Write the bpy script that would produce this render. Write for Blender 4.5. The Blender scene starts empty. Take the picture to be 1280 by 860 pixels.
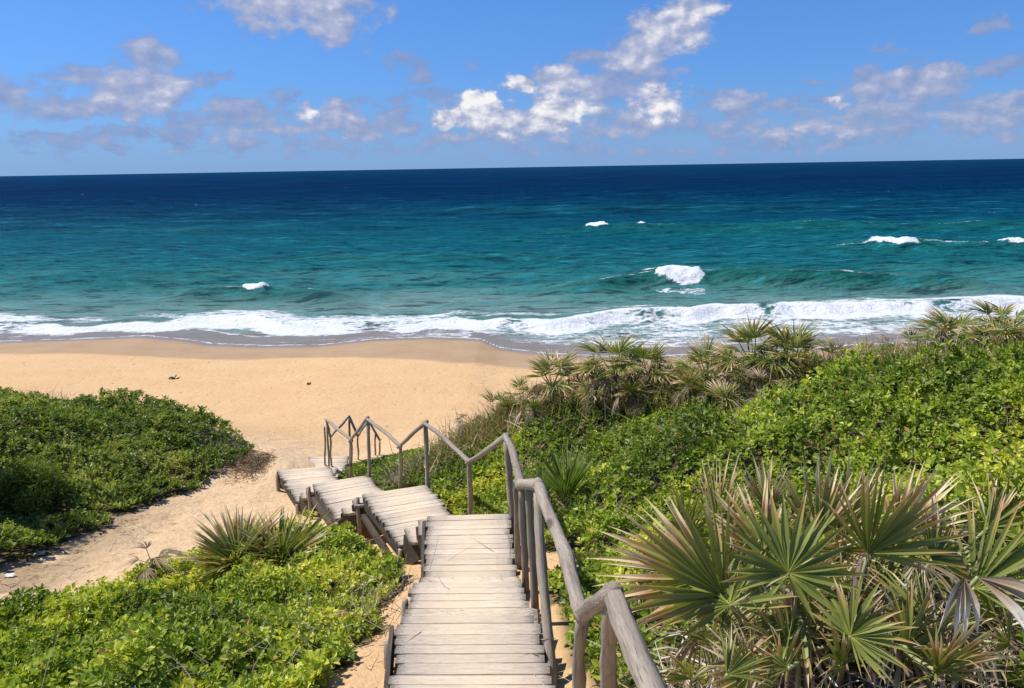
import bpy, math, random
import numpy as np
from mathutils import Vector, Matrix
random.seed(7); RNG = np.random.default_rng(7)
R = math.radians
SC = bpy.context.scene
COL = SC.collection

# ------------------------------------------------------------------ camera
FPX, PITCH, ROLL, CAMZ = 980.0, 12.70, 0.985, 8.4
_p, _r = R(PITCH), R(ROLL)
FWD = np.array([0, math.cos(_p), -math.sin(_p)])
_r0 = np.array([1.0, 0, 0]); _d0 = np.array([0, -math.sin(_p), -math.cos(_p)])
RGT = math.cos(_r)*_r0 + math.sin(_r)*_d0
DWN = -math.sin(_r)*_r0 + math.cos(_r)*_d0
CAM = np.array([0, 0, CAMZ])
def ray(px, py): return FWD + RGT*((px-640)/FPX) + DWN*((py-430)/FPX)
def PZ(px, py, z):                       # where the sight line meets the level z
    d = ray(px, py); return CAM + d*((z-CAMZ)/d[2])
def PD(px, py, depth): return CAM + ray(px, py)*depth
cd = bpy.data.cameras.new('camera'); cam = bpy.data.objects.new('camera', cd); COL.objects.link(cam)
cd.sensor_fit = 'HORIZONTAL'; cd.sensor_width = 36; cd.lens = 36*FPX/1280
cd.clip_start = 0.05; cd.clip_end = 60000
m = Matrix(((RGT[0], -DWN[0], -FWD[0], 0), (RGT[1], -DWN[1], -FWD[1], 0), (RGT[2], -DWN[2], -FWD[2], CAMZ), (0, 0, 0, 1)))
cam.matrix_world = m
SC.camera = cam
SC.view_settings.view_transform = 'Standard'; SC.view_settings.look = 'None'
SC.view_settings.exposure = 0.42; SC.view_settings.gamma = 1.0
SC.cycles.max_bounces = 6; SC.cycles.transparent_max_bounces = 8
SC.cycles.caustics_reflective = False; SC.cycles.caustics_refractive = False

# ------------------------------------------------------------------ node helper
class N:
    def __init__(s, tree): s.t = tree; s.n = tree.nodes; s.l = tree.links
    def new(s, typ, ins=None, **props):
        nd = s.n.new(typ)
        for k, v in props.items(): setattr(nd, k, v)
        if ins:
            for k, v in ins.items(): s.set(nd, k, v)
        return nd
    def set(s, nd, k, v):
        sock = nd.inputs[k]
        if isinstance(v, bpy.types.Node): s.l.new(v.outputs[0], sock)
        elif isinstance(v, bpy.types.NodeSocket): s.l.new(v, sock)
        else: sock.default_value = v
    def math(s, op, a, b=None, c=None, clamp=False):
        nd = s.new('ShaderNodeMath', operation=op, use_clamp=clamp); s.set(nd, 0, a)
        if b is not None: s.set(nd, 1, b)
        if c is not None: s.set(nd, 2, c)
        return nd.outputs[0]
    def vmath(s, op, a, b=None, scale=None):
        nd = s.new('ShaderNodeVectorMath', operation=op); s.set(nd, 0, a)
        if b is not None: s.set(nd, 1, b)
        if scale is not None: s.set(nd, 3, scale)
        return nd.outputs['Value'] if op in ('LENGTH', 'DOT_PRODUCT', 'DISTANCE') else nd.outputs[0]
    def noise(s, vec, scale, detail=4, rough=.55, dist=0.0, out=0):
        nd = s.new('ShaderNodeTexNoise', {'Scale': scale, 'Detail': detail, 'Roughness': rough, 'Distortion': dist})
        if vec is not None: s.set(nd, 'Vector', vec)
        return nd.outputs[out]
    def ramp(s, fac, stops, interp='LINEAR'):
        nd = s.new('ShaderNodeValToRGB'); s.set(nd, 0, fac); cr = nd.color_ramp; cr.interpolation = interp
        while len(cr.elements) < len(stops): cr.elements.new(0.5)
        for e, (p, c) in zip(cr.elements, stops):
            e.position = p; e.color = (c[0], c[1], c[2], 1) if hasattr(c, '__len__') else (c, c, c, 1)
        return nd.outputs[0]
    def mix(s, fac, a, b, mode='MIX'):
        nd = s.new('ShaderNodeMix', data_type='RGBA', blend_type=mode)
        for k, v in ((0, fac), (6, a), (7, b)):
            if isinstance(v, tuple) and len(v) == 3: v = (*v, 1)
            s.set(nd, k, v)
        return nd.outputs[2]
    def smooth(s, x, a, b):
        nd = s.new('ShaderNodeMapRange', interpolation_type='SMOOTHSTEP'); s.set(nd, 0, x)
        nd.inputs[1].default_value = a; nd.inputs[2].default_value = b
        return nd.outputs[0]
    def mapping(s, vec, scale=(1, 1, 1), loc=(0, 0, 0)):
        nd = s.new('ShaderNodeMapping'); s.set(nd, 0, vec); nd.inputs['Scale'].default_value = scale
        nd.inputs['Location'].default_value = loc
        return nd.outputs[0]
    def attr(s, name, out='Fac'): return s.new('ShaderNodeAttribute', attribute_name=name).outputs[out]

def srgb(r, g, b): return tuple(((c/255)/12.92 if c/255 <= .04045 else ((c/255+.055)/1.055)**2.4) for c in (r, g, b))

# ------------------------------------------------------------------ world: sky and clouds
SUN_EL, SUN_AZ = R(57), R(-78)          # azimuth measured from +Y towards +X: the sun stands on the left
w = bpy.data.worlds.new('World'); SC.world = w; w.use_nodes = True
T = N(w.node_tree); T.n.clear()
sky = T.new('ShaderNodeTexSky', sky_type='NISHITA'); sky.sun_disc = False
sky.sun_elevation = SUN_EL; sky.sun_rotation = SUN_AZ
sky.altitude = 0; sky.air_density = 1.0; sky.dust_density = 0.3; sky.ozone_density = 3.0
gen = T.new('ShaderNodeTexCoord').outputs['Generated']
nrm = T.vmath('NORMALIZE', gen)
sep = T.new('ShaderNodeSeparateXYZ', {0: nrm})
az = T.math('ARCTAN2', sep.outputs[0], sep.outputs[1]); el = T.math('ARCSINE', sep.outputs[2])
P = T.new('ShaderNodeCombineXYZ', {0: az, 1: el}).outputs[0]
wn = T.noise(T.mapping(P, (1, 1.35, 1)), 30, 5, .62, out=1)
warp = T.vmath('SCALE', T.vmath('SUBTRACT', wn, (.5, .5, .5)), scale=.055)
Pw = T.vmath('ADD', P, warp)
def azel(px, py):
    d = ray(px, py); d = d/np.linalg.norm(d); return math.atan2(d[0], d[1]), math.asin(d[2])
# cloud banks as seen over this sea: direction, half extents (milliradians), weight, whiteness
BL = [(370,2,95,30,1.0,.55),(420,28,42,26,.95,.45),(330,18,45,20,.7,.4),
 (190,72,30,22,.9,.35),(140,98,68,13,.85,.1),(180,112,60,22,1.05,.5),(120,134,62,13,.95,.25),(150,125,40,16,.9,.5),
 (10,116,24,20,1.0,.25),(255,98,30,9,.7,.0),(300,138,62,15,.85,.15),(270,155,55,16,.85,.1),(310,160,60,13,.8,.35),
 (384,142,14,11,.9,1.),(425,138,26,14,.9,.6),(440,156,82,16,.95,.3),(400,160,50,12,.8,.4),(500,155,40,9,.55,.0),
 (500,76,22,11,.75,0.),(522,92,20,11,.75,0.),(530,118,44,9,.75,.0),
 (562,143,22,16,1.1,1.),(600,128,24,20,1.2,1.3),(622,150,46,20,1.1,.9),(650,106,22,13,1.1,1.),(700,97,34,20,1.05,.7),
 (705,135,44,22,1.1,1.1),(670,150,60,18,1.1,.8),(740,70,34,12,.8,.0),(760,108,62,18,.95,.2),(800,66,42,20,1.1,.6),
 (838,36,50,24,1.2,.75),(872,10,34,16,1.1,.85),(800,92,56,12,.85,.2),(822,128,32,17,1.1,1.1),(795,150,60,18,.85,.4),
 (640,172,90,11,.7,.4),(760,165,70,12,.6,.35),
 (1085,98,24,16,.85,.1),(1130,108,66,17,1.1,.4),(1170,98,32,16,1.,.35),(1120,120,60,10,.85,.1),
 (1016,105,14,5,.65,0.),(1260,86,26,9,.8,0.),(1237,34,20,6,.55,0.),(1105,60,18,5,.5,0.),
 (880,120,22,6,.6,0.),(925,132,40,16,.9,.4),(960,128,50,10,.6,.0),(1045,122,12,8,.85,.9),(1020,148,44,14,.8,.45),(1085,140,44,18,.8,.3),
 (1180,135,70,14,.75,.25),(1250,138,60,18,.85,.3),(1210,150,60,12,.75,.4),(980,170,34,7,.75,.45),(900,158,70,12,.6,.2),
 (1120,160,140,12,.6,.2),(60,182,90,8,.55,.1),(120,170,60,9,.7,0.),(45,172,26,7,.6,0.),(217,188,9,4,.6,.3),(200,168,60,7,.5,.0),(330,185,90,8,.5,.1),
 (560,176,80,9,.5,.1),(420,186,120,7,.5,.2),(700,186,120,7,.5,.2),(1000,184,140,8,.55,.25),(1240,168,60,9,.6,.3),(360,118,20,6,.5,0),(585,75,14,5,.5,0),(470,128,18,5,.5,0),(1160,70,22,5,.4,0),(940,150,40,10,.7,.3),(1060,165,40,8,.7,.4),(860,188,120,7,.45,.2)]
field = None; white = None
for (cx, cy, rx, ry, wt, wh) in BL:
    a, e = azel(cx, cy)
    q = T.vmath('MULTIPLY', T.vmath('SUBTRACT', Pw, (a, e, 0)), (FPX/(rx*1.25), FPX/(ry*1.3), 0))
    d2 = T.vmath('DOT_PRODUCT', q, q)
    v = T.math('MULTIPLY_ADD', d2, -wt, wt)
    field = v if field is None else T.math('MAXIMUM', field, v)
    if wh > .05:
        g = T.math('MULTIPLY', T.math('SUBTRACT', 1.25, d2, clamp=True), wh)
        white = g if white is None else T.math('MAXIMUM', white, g)
# scattered cumulus everywhere else, so that the sky goes on outside the frame
cov = T.noise(T.mapping(P, (1, 2.2, 1), (3.1, 1.7, 0)), 5.0, 4, .6)
gfield = T.math('MULTIPLY', T.math('SUBTRACT', cov, .60), 6.0)
outf = T.math('MAXIMUM', T.smooth(T.math('ABSOLUTE', az), .62, .75), T.smooth(el, .24, .32))
gfield = T.math('SUBTRACT', gfield, T.math('MULTIPLY', T.math('SUBTRACT', 1.0, outf), 9.0))
field = T.math('MAXIMUM', field, T.math('MINIMUM', gfield, .9))
lown = T.noise(T.mapping(P, (1, 2.6, 1), (1.3, .4, 0)), 15, 5, .6)
lowm = T.math('MULTIPLY', T.smooth(el, .008, .028), T.math('SUBTRACT', 1.0, T.smooth(el, .075, .125)))
field = T.math('MAXIMUM', field, T.math('SUBTRACT', T.math('MULTIPLY', T.math('MULTIPLY', T.math('SUBTRACT', lown, .50), 6.0), lowm), T.math('MULTIPLY', T.math('SUBTRACT', 1.0, lowm), 1.0)))
field = T.math('MINIMUM', field, 1.2)
field = T.math('MAXIMUM', field, -1.0)
f1 = T.noise(T.mapping(P, (1, 1.5, 1)), 32, 8, .53)
lightoff = T.vmath('ADD', P, (-.006, .008, 0))
f2 = T.noise(T.mapping(lightoff, (1, 1.5, 1)), 32, 8, .53)
dens = T.math('ADD', T.math('MULTIPLY', field, .90), T.math('MULTIPLY', T.math('SUBTRACT', f1, .5), 1.9))
mask = T.smooth(dens, .06, .72)
rel = T.math('MULTIPLY', T.math('SUBTRACT', f1, f2), 1.5)
brt = T.math('ADD', T.math('ADD', T.math('MULTIPLY', rel, T.math('ADD', T.math('MINIMUM', white, 1.0), .35)), T.math('MULTIPLY', white, .56)), T.math('MULTIPLY', T.math('SUBTRACT', dens, .35), .25))
ccol = T.ramp(T.math('ADD', brt, .0, clamp=True), [(0, srgb(136, 158, 205)), (.25, srgb(158, 172, 209)), (.5, srgb(184, 190, 218)), (.75, srgb(222, 224, 237)), (1, (1.0, .99, .99))])
elh = T.smooth(el, .0, .21)
tint = T.mix(elh, (.36, .62, 1.20), (.44, .76, 1.26))
skc = T.mix(1.0, sky.outputs[0], tint, 'MULTIPLY')
SKYS = .08
csc = T.vmath('SCALE', ccol, scale=1.0/SKYS*.70)
opac = T.math('MULTIPLY', mask, T.math('MULTIPLY_ADD', T.math('MINIMUM', T.math('ADD', white, .0), 1.0), .14, .84))
band = T.math('MULTIPLY', T.math('SUBTRACT', 1.0, T.smooth(el, .0, .09)), .6)
bandc = T.vmath('SCALE', T.mix(0, srgb(136, 176, 234), srgb(136, 176, 234)), scale=.72/SKYS)
skc = T.mix(band, skc, bandc)
out = T.mix(opac, skc, csc)
below = T.smooth(el, -.02, -.004)
bg = T.new('ShaderNodeBackground', {0: out, 1: SKYS}); T.new('ShaderNodeOutputWorld', {0: bg.outputs[0]})
w.cycles.sampling_method = 'MANUAL'; w.cycles.sample_map_resolution = 512

sd = bpy.data.lights.new('sun', 'SUN'); sd.energy = 4.2; sd.angle = R(.53); sd.color = (1, .955, .88)
sun = bpy.data.objects.new('sun', sd); COL.objects.link(sun)
sv = Vector((math.sin(SUN_AZ)*math.cos(SUN_EL), math.cos(SUN_AZ)*math.cos(SUN_EL), math.sin(SUN_EL)))
sun.rotation_euler = sv.to_track_quat('Z', 'Y').to_euler(); sun.location = (-20, 0, 30)

# ------------------------------------------------------------------ numpy noise
def _hash(ix, iy, seed):
    n = (ix.astype(np.int64)*374761393 + iy.astype(np.int64)*668265263 + seed*974711) & 0x7fffffff
    n = ((n ^ (n >> 13))*1274126177) & 0x7fffffff
    return ((n ^ (n >> 16)) & 0xffff)/65535.0
def vnoise(x, y, seed=0):
    x = np.asarray(x, float); y = np.asarray(y, float)
    ix = np.floor(x); iy = np.floor(y); fx = x-ix; fy = y-iy
    fx = fx*fx*(3-2*fx); fy = fy*fy*(3-2*fy)
    a = _hash(ix, iy, seed); b = _hash(ix+1, iy, seed); c = _hash(ix, iy+1, seed); d = _hash(ix+1, iy+1, seed)
    return (a*(1-fx)+b*fx)*(1-fy)+(c*(1-fx)+d*fx)*fy
def fbm(x, y, oct=4, seed=0, gain=.5):
    s = 0; a = 1; t = 0
    for o in range(oct):
        s = s + a*vnoise(x*2**o, y*2**o, seed+o*17); t += a; a *= gain
    return s/t
def sstep(x, a, b):
    t = np.clip((x-a)/(b-a), 0, 1); return t*t*(3-2*t)

# ------------------------------------------------------------------ mesh helpers
def mesh_np(name, verts, faces, mats=(), smooth=False, attrs=None):
    """verts (n,3); faces (m,k) with one k"""
    me = bpy.data.meshes.new(name); verts = np.asarray(verts, np.float32); faces = np.asarray(faces, np.int32)
    k = faces.shape[1]
    me.vertices.add(len(verts)); me.vertices.foreach_set('co', verts.ravel())
    me.loops.add(faces.size); me.loops.foreach_set('vertex_index', faces.ravel())
    me.polygons.add(len(faces)); me.polygons.foreach_set('loop_start', np.arange(0, faces.size, k, dtype=np.int32))
    me.polygons.foreach_set('use_smooth', np.full(len(faces), smooth))
    me.update(calc_edges=True)
    for nm, arr in (attrs or {}).items():
        at = me.attributes.new(nm, 'FLOAT', 'POINT'); at.data.foreach_set('value', np.asarray(arr, np.float32))
    for mt in mats: me.materials.append(mt)
    return me
def link(name, me, parent=None, loc=None, **props):
    o = bpy.data.objects.new(name, me); COL.objects.link(o)
    if parent is not None: o.parent = parent
    if loc is not None: o.location = loc
    for k, v in props.items(): o[k] = v
    return o
def thing(name, label, cat, loc=(0, 0, 0), group=None):
    o = bpy.data.objects.new(name, None); COL.objects.link(o); o.location = loc; o.empty_display_size = .2
    o['label'] = label; o['category'] = cat
    if group: o['group'] = group
    return o
class MB:
    def __init__(s): s.v = []; s.f = []; s.a = []
    def add(s, vs, fs, a=None):
        o = len(s.v); s.v += [tuple(p) for p in vs]; s.f += [tuple(i+o for i in f) for f in fs]
        s.a += list(a) if a is not None else [0.0]*len(vs)
    def tube(s, pts, rad, seg=7, wob=0.0, a=None, cap=True):
        pts = [np.asarray(p, float) for p in pts]; n = len(pts); vs = []; fs = []; av = []
        rad = rad if hasattr(rad, '__len__') else [rad]*n
        up = np.array([0, 0, 1.0])
        t0 = pts[-1]-pts[0]
        if abs(t0[2]) > .9*np.linalg.norm(t0): up = np.array([0, 1.0, 0])
        for i, p in enumerate(pts):
            t = pts[min(i+1, n-1)]-pts[max(i-1, 0)]; t = t/(np.linalg.norm(t)+1e-9)
            b = np.cross(t, up); b /= np.linalg.norm(b)+1e-9; c = np.cross(b, t)
            for k in range(seg):
                an = 2*math.pi*k/seg; rr = rad[i]*(1+wob*(random.random()-.5))
                vs.append(p+rr*(math.cos(an)*b+math.sin(an)*c)); av.append(a[i] if a is not None else 0)
        for i in range(n-1):
            for k in range(seg):
                k2 = (k+1) % seg; fs.append((i*seg+k, i*seg+k2, (i+1)*seg+k2, (i+1)*seg+k))
        if cap:
            fs.append(tuple(reversed(range(seg)))); fs.append(tuple((n-1)*seg+k for k in range(seg)))
        s.add(vs, fs, av)
    def box(s, c, hx, hy, hz, ax=(1, 0, 0), ay=(0, 1, 0), az=(0, 0, 1)):
        c, ax, ay, az = map(lambda q: np.asarray(q, float), (c, ax, ay, az))
        vs = [c+ax*hx*i+ay*hy*j+az*hz*k for i in (-1, 1) for j in (-1, 1) for k in (-1, 1)]
        s.add(vs, [(0, 1, 3, 2), (4, 6, 7, 5), (0, 4, 5, 1), (2, 3, 7, 6), (0, 2, 6, 4), (1, 5, 7, 3)])
    def mesh(s, name, mat, smooth=False, attr='t'):
        me = bpy.data.meshes.new(name); me.from_pydata(s.v, [], s.f); me.update()
        if smooth: me.polygons.foreach_set('use_smooth', [True]*len(me.polygons))
        at = me.attributes.new(attr, 'FLOAT', 'POINT'); at.data.foreach_set('value', s.a)
        for mt in (mat if isinstance(mat, (list, tuple)) else [mat]): me.materials.append(mt)
        return me

# ------------------------------------------------------------------ terrain
G = []                                  # control points of the bare ground
def gp(px, py, z, dz=0.0):
    p = PZ(px, py, z); G.append((p[0], p[1], z-dz))
for q in [(465,800,4.95),(515,722,4.25),(470,860,5.05),(392,646,2.88),(347,618,2.62),(320,640,2.75),(300,618,2.68),(250,640,2.8),(200,650,2.9),
          (150,665,3.0),(100,690,3.1),(40,730,3.3),(-30,760,3.45)]: gp(*q)
for q in [(200,508,3.62,.55),(100,512,3.72,.5),(40,492,3.95,.5),(-40,488,4.05,.5),(270,548,3.25,.4),(200,560,3.45,.5),(80,590,3.5,.5),(0,640,3.6,.4),
          (320,580,2.9,.15),(300,690,3.65,.35),(150,740,4.1,.5),(60,800,4.5,.45),(300,800,4.75,.45),(430,740,4.45,.4),(0,870,5.0,.4),(400,690,3.95,.4)]: gp(*q)
for q in [(690,800,5.2,.25),(688,700,4.62,.0),(700,620,4.5,.35),(620,592,4.05,.35),(500,575,3.45,.4),(440,580,3.1,.4),(570,536,3.9,.4),(600,527,4.1,.4),
          (700,492,4.9,.42),(800,474,5.2,.42),(900,472,5.4,.42),(1000,463,5.65,.42),(1100,462,5.85,.42),(1200,452,6.05,.42),(1290,447,6.2,.42),
          (900,560,5.6,.45),(1100,560,5.95,.45),(1250,540,6.15,.45),(800,600,5.1,.4),(720,680,4.9,.3),(850,760,5.65,.3),(1000,840,6.1,.2),
          (1250,840,6.3,.25),(780,850,5.55,.3),(1400,560,6.5,.45),(720,780,5.25,.3),(650,640,4.3,.2)]: gp(*q)
G += [(-4.65,14.6,2.95),(-4.45,14.0,2.9),(-1.5,11,3.25),(-.9,9.7,3.5),(-.4,8,4.05),(-.3,6.3,4.5),(-.2,5,4.85),(0,3,5.3),(0,1.2,5.7),(0,-1.5,6.3),(-2.8,12.3,2.9),(-3.8,14,2.55),(-3.7,15.4,2.42),
      (-4,17,2.2),(-2,17,2.3),(0,17.5,2.4),(4,17.5,2.6),(8,17,2.9),(14,17,3.1),(22,14,4.0),(-7,20,1.9),(-14,20,2.0),(-12,16,3.4),(-18,14,3.9),(-12,8,4.2),(-8,4,5.0),(-5,0,5.6),
      (6,0,7.0),(3,1,6.5),(12,4,7.2),(22,4,7.2),(-20,4,5.2),(-20,20,2.2),(20,22,2.0),(10,21,1.9),(0,20.5,1.85),(-6,23,1.6),(6,25,1.45),(-18,25,1.45),(18,26,1.4)]
G = np.array(G)
def _tps(r2): return np.where(r2 > 1e-12, r2*np.log(np.maximum(r2, 1e-12)), 0)
_K = _tps(((G[:, None, :2]-G[None, :, :2])**2).sum(-1)) + np.eye(len(G))*.6
_Pm = np.c_[np.ones(len(G)), G[:, :2]]
_A = np.block([[_K, _Pm], [_Pm.T, np.zeros((3, 3))]])
_W = np.linalg.solve(_A, np.r_[G[:, 2], np.zeros(3)])
def _curve(pts, z):
    q = np.array([PZ(a, b, z) for a, b in pts]); o = np.argsort(q[:, 0]); return q[o, 0], q[o, 1]
WLX, WLY = _curve([(-200,430),(0,427),(100,424),(180,420),(235,425),(262,430),(330,432.5),(400,431.5),(470,424),(540,421.5),(600,424),(625,435),(680,442),(760,446),(840,445),(900,441),(1000,437),(1080,431),(1280,424),(1500,420)], .12)
WDX, WDY = _curve([(-200,440),(0,441),(100,443),(200,446),(300,447),(370,445),(450,448),(520,453),(590,458),(700,461),(900,462),(1280,455)], .55)
def water_y(x): return np.interp(x, WLX, WLY)
def wet_y(x): return np.interp(x, WDX, WDY)
def beach(x, y):
    yw = water_y(x)
    t = yw - y
    z = np.where(t > 0, .12 + .085*t - .0012*np.maximum(t, 0)**2, .12 + .06*t)
    return np.minimum(np.maximum(z, -3.0), 1.7) + .0*x
def ground(x, y, rough=True):
    x = np.asarray(x, float); y = np.asarray(y, float); sh = x.shape
    xf = x.ravel(); yf = y.ravel(); z = np.empty(len(xf))
    xc = np.clip(xf, -22, 24); yc = np.clip(yf, -3, 27)
    for i in range(0, len(xf), 20000):
        s = slice(i, i+20000)
        r2 = (xc[s, None]-G[None, :, 0])**2+(yc[s, None]-G[None, :, 1])**2
        z[s] = _tps(r2)@_W[:-3] + _W[-3] + _W[-2]*xc[s] + _W[-1]*yc[s]
    zb = beach(xf, yf); k = sstep(yf, 18.5, 25)
    z = z*(1-k)+zb*k
    if rough:
        near = 1-sstep(yf, 24, 32)
        z = z + near*((fbm(xf*.9, yf*.9, 4, 5)-.5)*.10*(1-sstep(yf, 17, 22)*.6) + (fbm(xf*3.2, yf*3.2, 3, 9)-.5)*(.035+.07*sstep(-xf, 3.6, 4.6)*(1-sstep(yf, 15, 18))))
    return z.reshape(sh)

# ------------------------------------------------------------------ vegetation regions
def inside(poly, x, y):
    c = np.zeros(x.shape, bool); n = len(poly)
    for i in range(n):
        x1, y1 = poly[i]; x2, y2 = poly[(i+1) % n]
        hit = ((y1 > y) != (y2 > y)) & (x < (x2-x1)*(y-y1)/(y2-y1+1e-12)+x1); c ^= hit
    return c
def pzs(l): return [tuple(PZ(a, b, z)[:2]) for a, b, z in l]
POLY_FRONT = pzs([(-60,830,3.7),(0,788,3.6),(60,765,3.6),(130,736,3.6),(190,710,3.5),(250,682,3.45),(330,664,3.5),(400,666,3.6),(468,674,3.75),(502,696,3.95),(505,722,4.2),(466,765,4.55),(438,805,4.8),(408,860,5.0),(395,930,5.05)])+[(-1.4,3.2),(-2,2),(-6,2.5),(-8,6)]
POLY_HILL = pzs([(-60,730,3.3),(0,712,3.2),(60,700,3.1),(105,676,3.0),(150,650,2.92),(200,622,2.85),(250,606,2.8),(275,592,2.78),(292,584,2.75)])+[(-5.35,15.0),(-6.1,16.2),(-7.2,17.6),(-10,18.6),(-18,19),(-20,10),(-12,7)]
POLY_RIGHT = [(.95,2.3),(.62,3.6),(.42,5.2),(.30,6.6),(.22,8.0),(-.08,9.0),(-.52,9.6),(-.95,10.5),(-1.33,11.2),(-1.85,11.9),(-2.5,12.6),(-3.15,13.4),(-3.5,14.3),(-3.5,15.3),(-2.3,15.9),(-1.2,15.9),(-.2,15.2),(1,14.8),(4,14.8),(8,14.6),(14,13.5),(19,8),(16,2),(10,-1),(4,-1),(2,.5)]
def edge_noise(x, y, s=11): return (fbm(x*1.6, y*1.6, 3, s)-.5)*.55, (fbm(x*1.6+40, y*1.6+9, 3, s+3)-.5)*.55
def veg(x, y):
    ex, ey = edge_noise(x, y)
    return (inside(POLY_FRONT, x+ex*.6, y+ey*.6)*1 + inside(POLY_HILL, x+ex, y+ey)*2 + inside(POLY_RIGHT, x+ex*.45, y+ey*.45)*4)
SANDPATCH = tuple(PZ(690, 702, 4.62)[:2])
def palmzone(x, y): return np.exp(-(((x-1.55)/.95)**2+((y-3.3)/.75)**2))
def canopy_h(x, y, reg):
    n1 = fbm(x*.75+3, y*.75, 3, 21); n2 = fbm(x*2.3, y*2.3+7, 2, 31)
    h = .16 + .75*np.clip((n1-.33)*1.9, 0, 1) + .50*(n2-.45)
    h = np.maximum(h, .08)
    if reg == 1: h *= 0.85
    if reg == 4:
        d = palmzone(x, y); h = h*(1-.75*d)
        h *= .55+.45*sstep(x+ .0*y, .3, 1.6)
        h *= 1-.35*sstep(y, 9.0, 11.0)
        h *= 1-.35*sstep(y, 11.5, 13)*(1-sstep(x, 0, 2))
    if reg == 2: h *= .72*(.35+.65*sstep(-x, 4.6, 6.6))
    return h

# ------------------------------------------------------------------ materials
def newmat(name):
    mt = bpy.data.materials.new(name); mt.use_nodes = True; t = N(mt.node_tree); t.n.clear()
    o = t.new('ShaderNodeOutputMaterial'); return mt, t, o
def mat_ground():
    mt, t, o = newmat('sand'); pos = t.new('ShaderNodeNewGeometry').outputs['Position']
    p2 = t.mapping(pos, (1, 1, 0.2))
    n1 = t.noise(p2, .55, 5, .6); n2 = t.noise(p2, 9, 5, .65); n3 = t.noise(p2, 130, 3, .7)
    c = t.ramp(n1, [(.3, (.60, .385, .19)), (.7, (.655, .43, .225))])
    pale = t.attr('path'); c = t.mix(pale, c, t.ramp(n2, [(.3, (.58, .395, .22)), (.7, (.72, .52, .315))]))
    c = t.mix(t.math('MULTIPLY', t.smooth(n3, .56, .72), .22), c, (.30, .19, .10))
    c = t.mix(t.math('MULTIPLY', t.smooth(n2, .6, .75), .15), c, (.36, .25, .14))
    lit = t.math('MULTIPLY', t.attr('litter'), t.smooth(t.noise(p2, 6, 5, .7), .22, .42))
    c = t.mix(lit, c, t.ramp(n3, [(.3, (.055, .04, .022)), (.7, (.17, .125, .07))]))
    wet = t.attr('wet'); damp = t.attr('damp')
    c = t.mix(damp, c, t.ramp(n1, [(.3, (.36, .24, .14)), (.7, (.41, .285, .17))]))
    c = t.mix(wet, c, (.21, .155, .115))
    ro = t.math('MULTIPLY_ADD', wet, -.68, .92)
    n5 = t.noise(p2, 3.2, 6, .75); c = t.mix(t.math('MULTIPLY', t.smooth(n5, .55, .72), .22), c, (.40, .255, .13)); c = t.mix(t.math('MULTIPLY', t.smooth(t.math('SUBTRACT', 1.0, n5), .55, .7), .25), c, (.72, .52, .32))
    bh = t.math('ADD', t.math('MULTIPLY', n2, .9), t.math('MULTIPLY', n3, .08))
    foot = t.new('ShaderNodeTexVoronoi', {'Vector': p2, 'Scale': 2.3, 'Randomness': 1.0}, feature='SMOOTH_F1').outputs[0]
    bh = t.math('ADD', bh, t.math('MULTIPLY', t.smooth(foot, .05, .35), t.math('MULTIPLY', .5, t.math('SUBTRACT', 1, damp))))
    b = t.new('ShaderNodeBump', {'Height': bh, 'Strength': t.math('MULTIPLY_ADD', damp, -.6, .75), 'Distance': .07})
    pb = t.new('ShaderNodeBsdfPrincipled', {'Base Color': c, 'Roughness': ro, 'Normal': b.outputs[0]})
    t.set(pb, 'Specular IOR Level', t.math('MULTIPLY_ADD', wet, .4, .1))
    t.set(o, 0, pb.outputs[0]); return mt
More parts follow.
